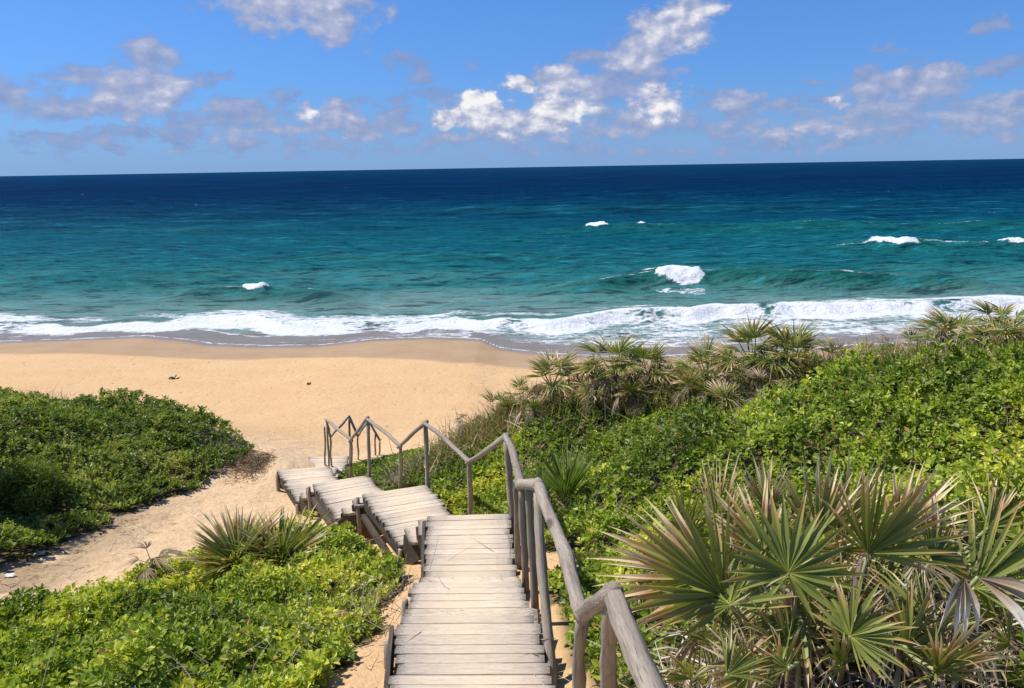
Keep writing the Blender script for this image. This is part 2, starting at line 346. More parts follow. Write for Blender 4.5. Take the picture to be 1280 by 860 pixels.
def mat_wood(name, dark=0.0, pole=False):
    mt, t, o = newmat(name); tc = t.new('ShaderNodeTexCoord'); rnd = t.new('ShaderNodeObjectInfo').outputs['Random']
    off = t.new('ShaderNodeCombineXYZ', {0: t.math('MULTIPLY', rnd, 37), 1: t.math('MULTIPLY', rnd, 91), 2: t.math('MULTIPLY', rnd, 53)}).outputs[0]
    if pole: v = t.vmath('ADD', t.mapping(tc.outputs['Object'], (16, 16, 16)), off); g = t.mapping(v, (1, 1, .07))
    else: v = t.vmath('ADD', t.mapping(tc.outputs['Object'], (3, 3, 3)), off); g = t.mapping(v, (.42, 1.1, 1.1))
    n1 = t.noise(g, 3.4 if not pole else 1.8, 7, .72, .35); n2 = t.noise(t.mapping(v, (1, .5, .5)), 1.0, 4, .65); n3 = t.noise(g, 9, 4, .75)
    n4 = t.noise(t.new('ShaderNodeNewGeometry').outputs['Position'], 1.7, 5, .65)
    ka = .13 if dark else 1.0  # dark boards take the plank tones at a fraction of their brightness
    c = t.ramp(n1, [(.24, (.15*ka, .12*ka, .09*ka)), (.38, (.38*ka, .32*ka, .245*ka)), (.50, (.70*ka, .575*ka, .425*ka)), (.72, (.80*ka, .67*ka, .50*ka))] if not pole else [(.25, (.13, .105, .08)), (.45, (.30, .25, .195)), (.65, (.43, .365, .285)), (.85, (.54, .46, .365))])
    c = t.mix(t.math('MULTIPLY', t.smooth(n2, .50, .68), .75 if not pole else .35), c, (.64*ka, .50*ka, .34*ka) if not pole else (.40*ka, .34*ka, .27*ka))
    c = t.mix(t.math('MULTIPLY', t.smooth(n3, .53, .66), .75), c, (.10, .082, .065))
    if pole:
        kv = t.new('ShaderNodeTexVoronoi', {'Vector': t.mapping(v, (.22, .22, .12)), 'Scale': 1.0}).outputs[0]
        c = t.mix(t.math('MULTIPLY', t.math('SUBTRACT', 1, t.smooth(kv, .07, .17)), .8), c, (.07, .05, .04))
        c = t.mix(t.math('MULTIPLY', t.smooth(n2, .52, .7), .3), c, (.20, .18, .165))
    if not pole: c = t.mix(t.math('MULTIPLY', t.smooth(n4, .50, .66), .45), c, (.68*ka, .50*ka, .32*ka)); c = t.mix(t.math('MULTIPLY', t.smooth(t.math('SUBTRACT', 1, n4), .54, .70), .22), c, (.30*ka, .265*ka, .235*ka))
    vv = t.math('MULTIPLY_ADD', rnd, .28, .84)
    c = t.mix(1.0, c, t.new('ShaderNodeCombineXYZ', {0: vv, 1: vv, 2: vv}).outputs[0], 'MULTIPLY')
    if not pole and not dark:
        so = t.new('ShaderNodeSeparateXYZ', {0: tc.outputs['Object']})
        dx = t.math('SUBTRACT', t.math('ABSOLUTE', so.outputs[0]), .445); dy = t.math('MULTIPLY', t.math('SUBTRACT', t.math('ABSOLUTE', so.outputs[1]), .22), .13)
        dn = t.math('POWER', t.math('ADD', t.math('MULTIPLY', dx, dx), t.math('MULTIPLY', dy, dy)), .5)
        c = t.mix(t.math('MULTIPLY', t.math('SUBTRACT', 1, t.smooth(dn, .003, .011)), .6), c, (.07, .045, .03))
    if not pole and not dark:      # boards are greyer towards their ends, warm and worn in the middle
        e0 = t.math('ADD', t.attr('t'), t.math('MULTIPLY', t.math('SUBTRACT', n1, .5), 1.3))
        c = t.mix(t.math('MULTIPLY', t.smooth(e0, .45, 1.05), .55), c, (.34, .30, .26)); c = t.mix(t.math('MULTIPLY', t.math('SUBTRACT', 1, t.smooth(e0, .1, .75)), .45), c, (.76, .60, .41))
    if not pole and not dark:      # plank ends are weathered dark, with old nail stains
        e = t.attr('t'); c = t.mix(t.math('MULTIPLY', t.smooth(t.math('ADD', e, t.math('MULTIPLY', t.math('SUBTRACT', n3, .5), .55)), .84, 1.02), .8), c, (.085, .07, .06))
    b = t.new('ShaderNodeBump', {'Height': t.math('ADD', n1, t.math('MULTIPLY', n3, .5)), 'Strength': .5, 'Distance': .012})
    t.set(o, 0, t.new('ShaderNodeBsdfPrincipled', {'Base Color': c, 'Roughness': .85, 'Specular IOR Level': .2, 'Normal': b.outputs[0]}).outputs[0]); return mt
def mat_leaf(name, stops, transl=.35, rough=.45, attr='t'):
    mt, t, o = newmat(name); a = t.attr(attr)
    c = t.ramp(a, stops)
    d = t.new('ShaderNodeBsdfPrincipled', {'Base Color': c, 'Roughness': rough, 'Specular IOR Level': .35})
    tr = t.new('ShaderNodeBsdfTranslucent', {'Color': t.mix(1.0, c, (1.25, 1.35, .6), 'MULTIPLY')})
    t.set(o, 0, t.new('ShaderNodeMixShader', {0: transl, 1: d.outputs[0], 2: tr.outputs[0]}).outputs[0]); return mt
M_SAND = mat_ground(); M_PLANK = mat_wood('weathered_plank'); M_DARKW = mat_wood('dark_board', .3); M_POLE = mat_wood('weathered_pole', 0, True); M_POLEY = mat_wood('weathered_rail', 0, 'y')
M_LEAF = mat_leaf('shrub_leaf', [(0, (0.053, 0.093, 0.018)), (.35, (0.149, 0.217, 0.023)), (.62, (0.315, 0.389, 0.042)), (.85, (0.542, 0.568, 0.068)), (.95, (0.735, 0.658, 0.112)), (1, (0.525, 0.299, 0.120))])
M_LEAFD = mat_leaf('dark_shrub_leaf', [(0, (0.045, 0.070, 0.015)), (.4, (0.120, 0.175, 0.026)), (.75, (0.231, 0.292, 0.042)), (.93, (0.398, 0.408, 0.092)), (1, (0.415, 0.292, 0.132))])
M_FROND = mat_leaf('palm_frond', [(0, (0.429, 0.455, 0.081)), (.18, (0.172, 0.209, 0.041)), (.55, (0.237, 0.260, 0.064)), (.72, (0.386, 0.316, 0.090)), (.84, (.47, .28, .14)), (.93, (.66, .49, .30)), (1, (0.800, 0.658, 0.379))], .22, .4)
M_FRONDY = mat_leaf('yellow_green_frond', [(0, (.20, .26, .06)), (.6, (.16, .25, .05)), (.85, (.30, .28, .10)), (1, (.42, .31, .17))], .25, .45)
M_DEAD = mat_leaf('dead_frond', [(0, (0.176, 0.110, 0.061)), (.5, (0.374, 0.275, 0.171)), (.8, (0.550, 0.462, 0.341)), (1, (0.770, 0.715, 0.627))], .12, .7)
M_TWIG = mat_leaf('grey_twig', [(0, (.10, .075, .055)), (.5, (.26, .20, .155)), (1, (.42, .35, .28))], 0.0, .85)
M_STALK = mat_leaf('palm_stalk', [(0, (.22, .15, .09)), (.4, (.30, .27, .12)), (1, (.34, .36, .15))], .05, .5)

# ------------------------------------------------------------------ ground sheet
def axis(a, b, fine_a, fine_b, step, growth=1.12):
    v = list(np.arange(fine_a, fine_b+1e-6, step)); s = step; x = fine_b
    while x < b: s *= growth; x += s; v.append(x)
    s = step; x = fine_a; L = []
    while x > a: s *= growth; x -= s; L.append(x)
    return np.array(L[::-1]+v)
gx = axis(-3000, 3000, -12, 14, .11, 1.14)
gy = np.r_[np.arange(-8, 2, .5), np.arange(2, 18, .10), np.arange(18, 32, .22), np.arange(32, 44, .15), np.arange(44, 62, 1.5)]
X, Y = np.meshgrid(gx, gy); Z = ground(X, Y)
RM = veg(X, Y)
EX = ((X-SANDPATCH[0])/.26)**2+((Y-SANDPATCH[1])/.38)**2
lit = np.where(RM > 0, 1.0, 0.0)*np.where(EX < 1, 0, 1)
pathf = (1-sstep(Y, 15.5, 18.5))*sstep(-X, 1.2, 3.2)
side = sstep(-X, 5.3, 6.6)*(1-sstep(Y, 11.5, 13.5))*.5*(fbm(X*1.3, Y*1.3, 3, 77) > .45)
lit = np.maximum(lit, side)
wl = water_y(X); wd = wet_y(X)
damp = sstep(Y-wd+(fbm(X*.8, Y*.8, 3, 3)-.5)*.7, -.25, .35)
wet = sstep(Y-wl, -1.3, -.1)*.9 + sstep(Y-wl, -.1, .3)*.1
# the low bay on the right keeps a broad wet apron
ny, nx = X.shape
idx = np.arange(nx*ny).reshape(ny, nx)
F = np.c_[idx[:-1, :-1].ravel(), idx[:-1, 1:].ravel(), idx[1:, 1:].ravel(), idx[1:, :-1].ravel()]
me = mesh_np('ground', np.c_[X.ravel(), Y.ravel(), Z.ravel()], F, [M_SAND], True, {'litter': lit.ravel(), 'path': pathf.ravel(), 'damp': damp.ravel(), 'wet': wet.ravel()})
link('sand_ground', me, kind='structure')

# ------------------------------------------------------------------ sea
def mat_sea():
    mt, t, o = newmat('sea_water'); pos = t.new('ShaderNodeNewGeometry').outputs['Position']
    sp = t.new('ShaderNodeSeparateXYZ', {0: pos}); y = sp.outputs[1]
    flat = t.new('ShaderNodeCombineXYZ', {0: sp.outputs[0], 1: sp.outputs[1]}).outputs[0]
    pn = t.noise(t.mapping(flat, (.006, .022, 1)), 1, 5, .6)
    pn2 = t.noise(t.mapping(flat, (.05, .16, 1)), 1, 6, .65)
    ly = t.math('LOGARITHM', y, 10.0)             # 1.58 (38 m) ... 4.3
    s = t.math('ADD', ly, t.math('ADD', t.math('MULTIPLY', t.math('SUBTRACT', pn, .5), .42), t.math('MULTIPLY', t.math('SUBTRACT', pn2, .5), .28)))
    k = t.new('ShaderNodeMapRange'); t.set(k, 0, s); k.inputs[1].default_value = 1.5; k.inputs[2].default_value = 3.6
    c = t.ramp(k.outputs[0], [(.0, (.25, .29, .26)), (.075, (.15, .26, .235)), (.118, (.048, .185, .175)), (.157, (.008, .120, .132)), (.22, (.0015, .086, .120)), (.31, (.0008, .048, .092)), (.42, (.0006, .024, .072)), (.55, (.0006, .019, .066)), (.75, (.001, .026, .080)), (1, (.002, .034, .090))])
    c = t.mix(t.attr('face'), c, (.008, .100, .082))
    lz = lambda a, b: t.smooth(ly, a, b)
    s1 = t.noise(t.mapping(flat, (.28, 1.1, 1)), 1, 6, .78); s2 = t.noise(t.mapping(flat, (.07, .30, 1)), 1, 6, .78); s3 = t.noise(t.mapping(flat, (.014, .055, 1)), 1, 6, .78)
    st = t.math('ADD', t.math('MULTIPLY', s1, t.math('SUBTRACT', 1, lz(1.85, 2.2))), t.math('MULTIPLY', s2, t.math('SUBTRACT', lz(1.85, 2.2), lz(2.35, 2.75))))
    st = t.math('ADD', st, t.math('MULTIPLY', s3, lz(2.35, 2.75)))
    c = t.mix(t.math('MULTIPLY', t.smooth(st, .53, .64), t.math('MULTIPLY_ADD', lz(1.9, 2.5), -.25, .68)), c, t.mix(lz(1.9, 2.5), (.022, .23, .28), (.006, .08, .18)))  # bright streaks: light on the wave slopes painted into the water colour
    c = t.mix(t.math('MULTIPLY', t.smooth(t.math('SUBTRACT', 1.0, st), .50, .60), .72), c, (.0006, .014, .032))  # dark streaks: shaded sides of the chop painted in as well
    c = t.mix(t.attr('shallow'), c, (.20, .165, .15))
    spc = t.math('MULTIPLY_ADD', t.smooth(ly, 1.6, 2.5), -.15, .20)
    fa = t.attr('foam')
    fv = t.mapping(flat, (1, 1, 1))
    l1 = t.noise(t.mapping(flat, (.55, 1.0, 1)), 1.5, 7, .7, .8)
    vo = t.new('ShaderNodeTexVoronoi', {'Vector': t.vmath('ADD', t.mapping(flat, (.7, 1.5, 1)), t.vmath('SCALE', t.noise(flat, 1.1, 4, .6, out=1), scale=1.6)), 'Scale': 1.3}, feature='DISTANCE_TO_EDGE').outputs[0]
    l1 = t.math('ADD', l1, t.math('MULTIPLY', t.math('SUBTRACT', t.noise(flat, 3.2, 4, .7), .5), .55))
    lace = t.math('SUBTRACT', l1, t.math('MULTIPLY', t.smooth(vo, .0, .28), .22))
    th = t.math('SUBTRACT', t.math('ADD', fa, lace), 1.0)
    f = t.smooth(th, -.16, .20)
    cap = t.noise(t.mapping(flat, (.16, .75, 1)), 1, 3, .6)
    caps = t.math('MULTIPLY', t.smooth(cap, .735, .765), t.smooth(ly, 1.9, 2.1))
    f = t.math('MAXIMUM', f, t.math('MULTIPLY', caps, .8))
    b1 = t.noise(t.mapping(flat, (.42, 1.0, 1)), 1.0, 7, .62); b2 = t.noise(t.mapping(flat, (.05, .16, 1)), 1.0, 5, .6)
    bh = t.math('ADD', t.math('MULTIPLY', b1, 1.3), t.math('MULTIPLY', b2, 5.5))
    calm = t.math('SUBTRACT', 1.0, t.math('MULTIPLY', t.attr('shallow'), .8))
    b = t.new('ShaderNodeBump', {'Height': bh, 'Strength': t.math('MULTIPLY', calm, .95), 'Distance': .55})
    fr = t.new('ShaderNodeFresnel', {'IOR': 1.33, 'Normal': b.outputs[0]}).outputs[0]
    fac = t.math('MULTIPLY', t.math('MINIMUM', fr, .55), spc)      # wave slopes hide most of the grazing mirror
    df = t.new('ShaderNodeBsdfDiffuse', {'Color': c, 'Normal': b.outputs[0]}); gl = t.new('ShaderNodeBsdfGlossy', {'Color': (1, 1, 1, 1), 'Roughness': .22, 'Normal': b.outputs[0]})
    wsh = t.new('ShaderNodeMixShader', {0: fac, 1: df.outputs[0], 2: gl.outputs[0]})
    fb = t.new('ShaderNodeBump', {'Height': l1, 'Strength': .75, 'Distance': .4})
    fsh = t.new('ShaderNodeBsdfPrincipled', {'Base Color': (.74, .76, .77, 1), 'Roughness': .9, 'Specular IOR Level': .1, 'Normal': fb.outputs[0]})
    t.set(o, 0, t.new('ShaderNodeMixShader', {0: f, 1: wsh.outputs[0], 2: fsh.outputs[0]}).outputs[0]); return mt
ys = [31.0]
while ys[-1] < 420: ys.append(ys[-1]*1.0042)
while ys[-1] < 45000: ys.append(ys[-1]*1.09)
ys = np.array(ys)
tt = np.arange(-.86, .861, .0042); tt = np.r_[-60, -20, -8, -4, -2.4, -1.7, -1.3, -1.05, -.93, tt, .93, 1.05, 1.3, 1.7, 2.4, 4, 8, 20, 60]
YY, TT = np.meshgrid(ys, tt, indexing='ij'); XX = YY*TT
gz = ground(XX, YY, False); wl = water_y(XX); dsh = YY-wl
chop = (fbm(XX*.10, YY*.30, 4, 41)-.5)*.55 + (fbm(XX*.3, YY*.8, 3, 43)-.5)*.42 + (fbm(XX*1.1, YY*2.3, 2, 47)-.5)*.12 + (fbm(XX*.025, YY*.09, 3, 49)-.5)*.7
H = chop*sstep(dsh, 6, 22)
foam = np.zeros_like(H); face = np.zeros_like(H)
PXX = 640+FPX*XX/(YY*.9755+CAMZ*.2198)         # rough screen column, used only to turn notes into metres
def crest(pts, z):
    q = np.array([PZ(a, b, z) for a, b in pts]); o = np.argsort(q[:, 0]); return np.interp(XX, q[o, 0], q[o, 1])
def xw(px, py): return PZ(px, py, .3)[0]
def ridge(cy, hgt, back, front, env):
    global H
    d = YY-cy
    g = np.where(d > 0, np.exp(-(d/back)**2), np.exp(-(d/front)**2))*env; H = H+g*hgt; return g, d
# shore break
cb = crest([(-300,398),(0,399),(80,404),(150,402),(210,397),(260,391),(320,395),(350,403),(440,403),(520,399),(570,394),(650,400),(740,395),(800,390),(900,386),(1000,383),(1100,379),(1180,375),(1280,374),(1500,372)], .35) + (fbm(XX*.5, YY*0+2, 3, 51)-.5)*1.6
g, d = ridge(cb, .48, 2.2, .8, .65+.7*fbm(XX*.12, YY*0, 2, 53))
gaps = np.clip(sum(np.exp(-((XX-PZ(px_, 390, .3)[0])/w_)**2) for px_, w_ in ((1225, 2.0), (810, 1.3), (480, 1.5), (640, .8), (60, 1.5), (965, .7))), 0, 1)
wdt = .5+2.3*fbm(XX*.22+9, YY*0, 3, 55)
foam = np.maximum(foam, sstep(d, -wdt-1.6, -wdt+.4)*(1-sstep(d, .0, 1.0))*(.66+.62*fbm(XX*.45, YY*.8, 4, 56))*(1-.42*gaps))
face = np.maximum(face, gaps*np.exp(-((d+.3)/1.1)**2)*.9)
bk = fbm(XX*.16, YY*.35, 4, 57)
foam = np.maximum(foam, sstep(d, 0, .5)*(1-sstep(d, 1.5, 6.5))*np.clip((bk-.38)*3.4, 0, .76))
rt = sstep(XX, -9, 6)
lace = np.where((d < 0) & (dsh > 0), .34+.24*rt+.28*(fbm(XX*.35, YY*.8, 3, 59)-.5)*2, 0)
lace = lace*np.where(XX > -2, sstep(dsh, 1.0, 2.4), 1)
foam = np.maximum(foam, lace)
foam = np.maximum(foam, np.exp(-((dsh-.16)/.16)**2)*.78)                  # foam line at the swash edge
foam = np.maximum(foam, np.exp(-((dsh-2.0-1.4*fbm(XX*.3, YY*0+5, 3, 61))/.25)**2)*.72*(1-rt))
face = np.maximum(face, np.exp(-((d-1.0)/1.6)**2)*.35)
def seg(p0, p1, py, soft=.8):
    a, b = xw(p0, py), xw(p1, py); return sstep(XX, a-soft, a+soft)*(1-sstep(XX, b-soft, b+soft))
def swell(pts, z, hgt, back, front, p0, p1, soft, foams, green=.8, fh=1.4):
    global foam, face
    cy = crest(pts, z)+(fbm(XX*.16, YY*0+z, 3, 71)-.5)*1.2; py = pts[0][1]
    env = seg(p0, p1, py, soft)
    g, d = ridge(cy, hgt, back, front, env*(.75+.5*fbm(XX*.15, YY*0, 2, 73)))
    face = np.maximum(face, np.exp(-((d+front*.35)/(front*1.0))**2)*env*green)
    foam = np.maximum(foam, (1.0 if foams else .0)*env*np.exp(-((d-.1)/.28)**2)*(.22+.62*fbm(XX*.35, YY*.35, 3, 83)))
    for (a, b, low) in foams:
        A_, B_ = xw(a, py), xw(b, py); mid_ = (A_+B_)/2; hw_ = (B_-A_)/2
        nn = (fbm(XX*1.1, YY*.9, 4, 75)-.5)
        q_ = (XX-mid_)/hw_ + nn*.5; lo_ = low*(.35+.65*np.sqrt(np.clip(1-q_**2, 0, 1))) + nn*low*.9
        e = 1-sstep(np.abs(q_), .78, 1.12)
        foam = np.maximum(foam, e*sstep(d, -lo_-.7, -lo_+.4)*(1-sstep(d, .05, .9))*(.85+.4*fbm(XX*1.4, YY*1.4, 3, 87)))
        foam = np.maximum(foam, seg(a-(b-a)*.25, b+(b-a)*.3, py, .8)*sstep(d, .2, .6)*(1-sstep(d, 1.5, 5))*np.clip((fbm(XX*.4, YY*.8, 3, 79)-.30)*2.4, 0, .80))
        global H
        H = H + e*np.exp(-((d+low*.5)/(low*.8+.3))**2)*.5*(.2+fbm(XX*1.3, YY*1.3, 3, 77))
swell([(560,352),(700,349),(800,343),(880,341),(1000,344),(1100,346),(1290,349)], .8, 1.05, 3.6, 1.7, 700, 1210, 3.5, [(820,882,2.2)], .95)
swell([(150,364),(303,360),(380,362),(450,370)], .6, .72, 3.0, 1.9, 235, 450, 2.2, [(305,342,.9)], .9)
swell([(600,286),(740,283),(850,283),(1000,281),(1290,278)], .8, .9, 6, 4.0, 690, 1350, 9, [(728,756,3.0),(794,803,1.2)], .55)
swell([(950,306),(1100,303),(1290,303)], .8, .85, 5, 3.6, 990, 1340, 7, [(1066,1130,1.8),(1222,1262,1.2)], .6)
swell([(0,350),(200,344),(330,340)], .3, .5, 4, 2.6, -50, 300, 6, [], .2)
swell([(0,290),(100,288),(300,286)], .3, .6, 6, 4.0, 40, 330, 12, [], .3)
swell([(300,318),(500,322),(700,320)], .3, .55, 5, 3.2, 300, 700, 8, [], .2)
swell([(400,262),(700,262),(1100,258)], .3, .8, 8, 6, 500, 1100, 20, [], .25)
swell([(900,330),(1100,328),(1290,322)], .3, .5, 4.5, 3, 880, 1290, 6, [], .3)
foam = np.maximum(foam, seg(818,885,360,.6)*np.exp(-((YY-crest([(818,363),(885,363)], .1))/1.1)**2)*.62)
H *= 1-sstep(YY, 260, 460)*.999
thick = np.clip(.03*dsh, -.25, .10)
lvl = sstep(dsh, 1.0, 9.0)
Zs = (gz+thick)*(1-lvl)+(.0+H)*lvl + np.where(dsh > 0, 0, 0)
Zs = np.where(dsh < 0, gz+np.clip(.03*dsh, -.3, 0)-.0, np.maximum(Zs, gz+np.clip(.03*dsh, 0, .03)))
shallow = (1-sstep(dsh, 1.5, 5.5))*.85
ny, nx = XX.shape; idx = np.arange(nx*ny).reshape(ny, nx)
F = np.c_[idx[:-1, :-1].ravel(), idx[:-1, 1:].ravel(), idx[1:, 1:].ravel(), idx[1:, :-1].ravel()]
me = mesh_np('sea', np.c_[XX.ravel(), YY.ravel(), Zs.ravel()], F, [mat_sea()], True, {'foam': np.clip(foam, 0, 2).ravel(), 'face': face.ravel(), 'shallow': shallow.ravel()})
link('sea_water', me, kind='structure')

# ------------------------------------------------------------------ leafy cover
def leaves(name, reg, poly, dens, size, mat, near4, label, keep=None, seed=1, tint_bias=0.0, hmul=1.0):
    rg = np.random.default_rng(seed)
    P_ = np.array(poly); x0, y0 = P_.min(0); x1, y1 = P_.max(0)
    n = int((x1-x0)*(y1-y0)*dens); x = rg.uniform(x0, x1, n); y = rg.uniform(y0, y1, n)
    k = (veg(x, y) & reg) > 0
    if keep is not None: k &= keep(x, y, rg)
    k &= (np.abs(x) < y*.80+2.2)
    x, y = x[k], y[k]; n = len(x)
    g = ground(x, y); h = canopy_h(x, y, reg)*hmul
    # fade the height at the edges so that the cover rolls down to the sand
    er = np.zeros(n)
    for ang in range(8):
        er += ((veg(x+.38*math.cos(ang*math.pi/4), y+.38*math.sin(ang*math.pi/4)) & reg) > 0)
    h = h*(.25+.75*np.clip(er/8, 0, 1)**1.3)
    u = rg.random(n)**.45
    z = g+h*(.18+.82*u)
    # rosettes: each sprig carries nl leaves
    nl = 7; az0 = rg.uniform(0, 6.283, n)
    ax = rg.normal(0, .38, n); ay = rg.normal(0, .38, n)                      # sprig axis tilt
    e = .12; hx = canopy_h(x+e, y, reg)-canopy_h(x-e, y, reg); hy = canopy_h(x, y+e, reg)-canopy_h(x, y-e, reg)
    ax -= np.clip(hx/(2*e), -1, 1)*.5; ay -= np.clip(hy/(2*e), -1, 1)*.5
    axis_ = np.c_[ax, ay, np.ones(n)]; axis_ /= np.linalg.norm(axis_, axis=1)[:, None]
    b = np.cross(axis_, [0.3, 1, 0.1]); b /= np.linalg.norm(b, axis=1)[:, None]; c = np.cross(b, axis_)
    sp = np.repeat(np.arange(n), nl); m_ = len(sp); lk = np.tile(np.arange(nl), n)
    an = az0[sp]+lk*2.4+rg.normal(0, .25, m_); elv = rg.uniform(.05, 1.15, m_)*(1-.4*lk/nl)+.35*lk/nl
    dr = (np.cos(an)[:, None]*b[sp]+np.sin(an)[:, None]*c[sp])*np.cos(elv)[:, None]+axis_[sp]*np.sin(elv)[:, None]
    sd_ = np.cross(axis_[sp], dr); sd_ /= np.linalg.norm(sd_, axis=1)[:, None]+1e-9
    nr = np.cross(dr, sd_)
    L = size*(rg.uniform(.6, 1.45, n)**1.0)[sp]*rg.uniform(.7, 1.2, m_)*(1-.05*lk); W = L*rg.uniform(.26, .38, m_)
    base = np.c_[x, y, z][sp]+axis_[sp]*(lk[:, None]*size*.16-size*.5)+dr*(L*.12)[:, None]
    mid = base+dr*(L*.5)[:, None]
    tip = base+dr*L[:, None]-nr*(L*.16)[:, None]
    lf = mid+sd_*W[:, None]+nr*(W*.35)[:, None]; rt_ = mid-sd_*W[:, None]+nr*(W*.35)[:, None]
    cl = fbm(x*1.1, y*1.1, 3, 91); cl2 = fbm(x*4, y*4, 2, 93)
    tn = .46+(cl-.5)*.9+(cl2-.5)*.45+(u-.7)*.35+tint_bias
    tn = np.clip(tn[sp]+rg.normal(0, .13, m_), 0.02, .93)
    dead = rg.random(m_) < .015; tn[dead] = 1.0
    if near4:
        q1 = base+dr*(L*.78)[:, None]-nr*(L*.05)[:, None]
        l2 = q1+sd_*(W*.62)[:, None]+nr*(W*.2)[:, None]; r2 = q1-sd_*(W*.62)[:, None]+nr*(W*.2)[:, None]
        V = np.stack([base, lf, l2, tip, r2, rt_], 1).reshape(-1, 3)
        o = (np.arange(m_)*6)[:, None]
        Fc = np.concatenate([o+[0, 3, 2], o+[0, 2, 1], o+[0, 5, 4], o+[0, 4, 3]], 0); tv = np.repeat(tn, 6)
    else:
        V = np.stack([base, lf, tip, rt_], 1).reshape(-1, 3); o = (np.arange(m_)*4)[:, None]
        Fc = np.concatenate([o+[0, 2, 1], o+[0, 3, 2]], 0); tv = np.repeat(tn, 4)
    me = mesh_np(name, V, Fc, [mat], False, {'t': tv})
    print(name, 'leaves', m_, 'tris', len(Fc))
    return link(name, me, kind='stuff', label=label, category='ground cover')
def k_right(near):
    def f(x, y, rg):
        ex = ((x-SANDPATCH[0])/.26)**2+((y-SANDPATCH[1])/.38)**2
        k = ex > 1
        k &= rg.random(len(x)) > palmzone(x, y)*.85
        k &= (y < 7.2) if near else (y >= 7.2)
        return k
    return f
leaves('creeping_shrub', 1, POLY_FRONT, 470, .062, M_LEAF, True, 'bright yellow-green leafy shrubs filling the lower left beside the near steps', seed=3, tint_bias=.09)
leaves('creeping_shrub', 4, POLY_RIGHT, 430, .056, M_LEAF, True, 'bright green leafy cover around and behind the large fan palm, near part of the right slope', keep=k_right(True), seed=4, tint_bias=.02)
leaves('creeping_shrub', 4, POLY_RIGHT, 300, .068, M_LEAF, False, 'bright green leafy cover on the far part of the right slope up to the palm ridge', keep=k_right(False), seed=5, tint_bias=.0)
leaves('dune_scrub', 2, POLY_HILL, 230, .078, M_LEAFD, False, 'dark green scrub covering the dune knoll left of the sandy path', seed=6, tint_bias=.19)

# ------------------------------------------------------------------ twigs and litter (too many to count)
def ribbons(name, pts, n, length, width, mat, label, up=(.2, .9), spread=.25, seed=5, curl=.6, tr=(0, 1), cat='plant litter', seg=4, tinfn=None):
    rg = np.random.default_rng(seed); V = []; Fc = []; tv = []
    ci = rg.integers(0, len(pts), n); C0 = np.array(pts)[ci]
    x = C0[:, 0]+rg.normal(0, 1, n)*C0[:, 2]; y = C0[:, 1]+rg.normal(0, 1, n)*C0[:, 3]
    z = ground(x, y)+rg.random(n)*C0[:, 4]
    a = rg.uniform(0, 6.283, n); e = rg.uniform(up[0], up[1], n)
    L = length*rg.uniform(.4, 1.4, n); tt_ = rg.uniform(tr[0], tr[1], n)
    p = np.c_[x, y, z]; d = np.c_[np.cos(a)*np.cos(e), np.sin(a)*np.cos(e), np.sin(e)]
    sdv = np.cross(d, np.c_[rg.normal(0, 1, n), rg.normal(0, 1, n), rg.normal(0, 1, n)]); sdv /= np.linalg.norm(sdv, axis=1)[:, None]+1e-9
    bend = rg.normal(0, curl, (n, 3)); bend[:, 2] -= abs(curl)*.6
    rows = []
    for k in range(seg+1):
        t = k/seg; w_ = width*(1-.75*t)
        rows.append(np.stack([p-sdv*w_, p+sdv*w_], 1))
        p = p+d*(L/seg)[:, None]; d = d+bend/seg; d /= np.linalg.norm(d, axis=1)[:, None]
    V = np.stack(rows, 1).reshape(-1, 3); o = (np.arange(n)*(seg+1)*2)[:, None]
    Fc = np.concatenate([o+[2*k, 2*k+1, 2*k+3, 2*k+2] for k in range(seg)], 0)
    me = mesh_np(name, V, Fc, [mat], False, {'t': np.repeat(tt_, (seg+1)*2)})
    return link(name, me, kind='stuff', label=label, category=cat)
# x, y, sx, sy, height above ground
def gpt(px, py, z, sx, sy, h): p = PZ(px, py, z); return (p[0], p[1], sx, sy, h)
ribbons('palm_litter', [(1.6, 3.4, .5, .35, .2), (2.2, 3.3, .45, .35, .25), (1.1, 3.7, .4, .4, .12), (1.9, 3.9, .6, .4, .4), (1.5, 3.7, .4, .3, .4)], 3600, .26, .006, M_DEAD, 'pale dead leaf strips tangled under the large fan palm', up=(-.2, .9), curl=1.2, seed=11)
ribbons('palm_litter', [(.75, 3.9, .14, .3, .05)], 140, .40, .009, M_DEAD, 'grey dead leaf strips lying behind the nearest handrail posts', up=(-.1, .3), curl=.9, seed=12, tr=(.5, 1))
ribbons('dry_twigs', [gpt(440, 740, 4.7, .4, .5, .5), gpt(470, 760, 4.7, .2, .4, .35), gpt(360, 700, 4.1, .5, .4, .45), gpt(300, 830, 4.9, .5, .4, .5)], 420, .32, .0035, M_TWIG, 'thin bare grey twigs among the lower left shrubs', up=(.1, 1.2), curl=.5, seed=13, tr=(.4, 1), cat='twigs')
ribbons('grey_brush', [gpt(235, 535, 3.05, .3, .3, .12), gpt(262, 552, 2.95, .3, .3, .1), gpt(288, 566, 2.8, .2, .2, .05), gpt(15, 488, 3.5, .7, .3, .5), gpt(50, 492, 3.5, .5, .3, .4)], 1500, .24, .004, M_TWIG, 'grey leafless brush along the crest of the left knoll', up=(.4, 1.3), curl=.6, seed=14, tr=(.2, .9), cat='dry brush')
ribbons('dry_grass', [gpt(312, 588, 2.72, .16, .3, .03), gpt(326, 594, 2.62, .10, .25, .02), gpt(300, 584, 2.75, .2, .2, .04)], 2600, .13, .006, M_DEAD, 'matted brown dry grass hanging over the eroded bank left of the lowest landing', up=(-.5, .5), curl=1.0, seed=15, tr=(.0, .5), cat='dry grass')
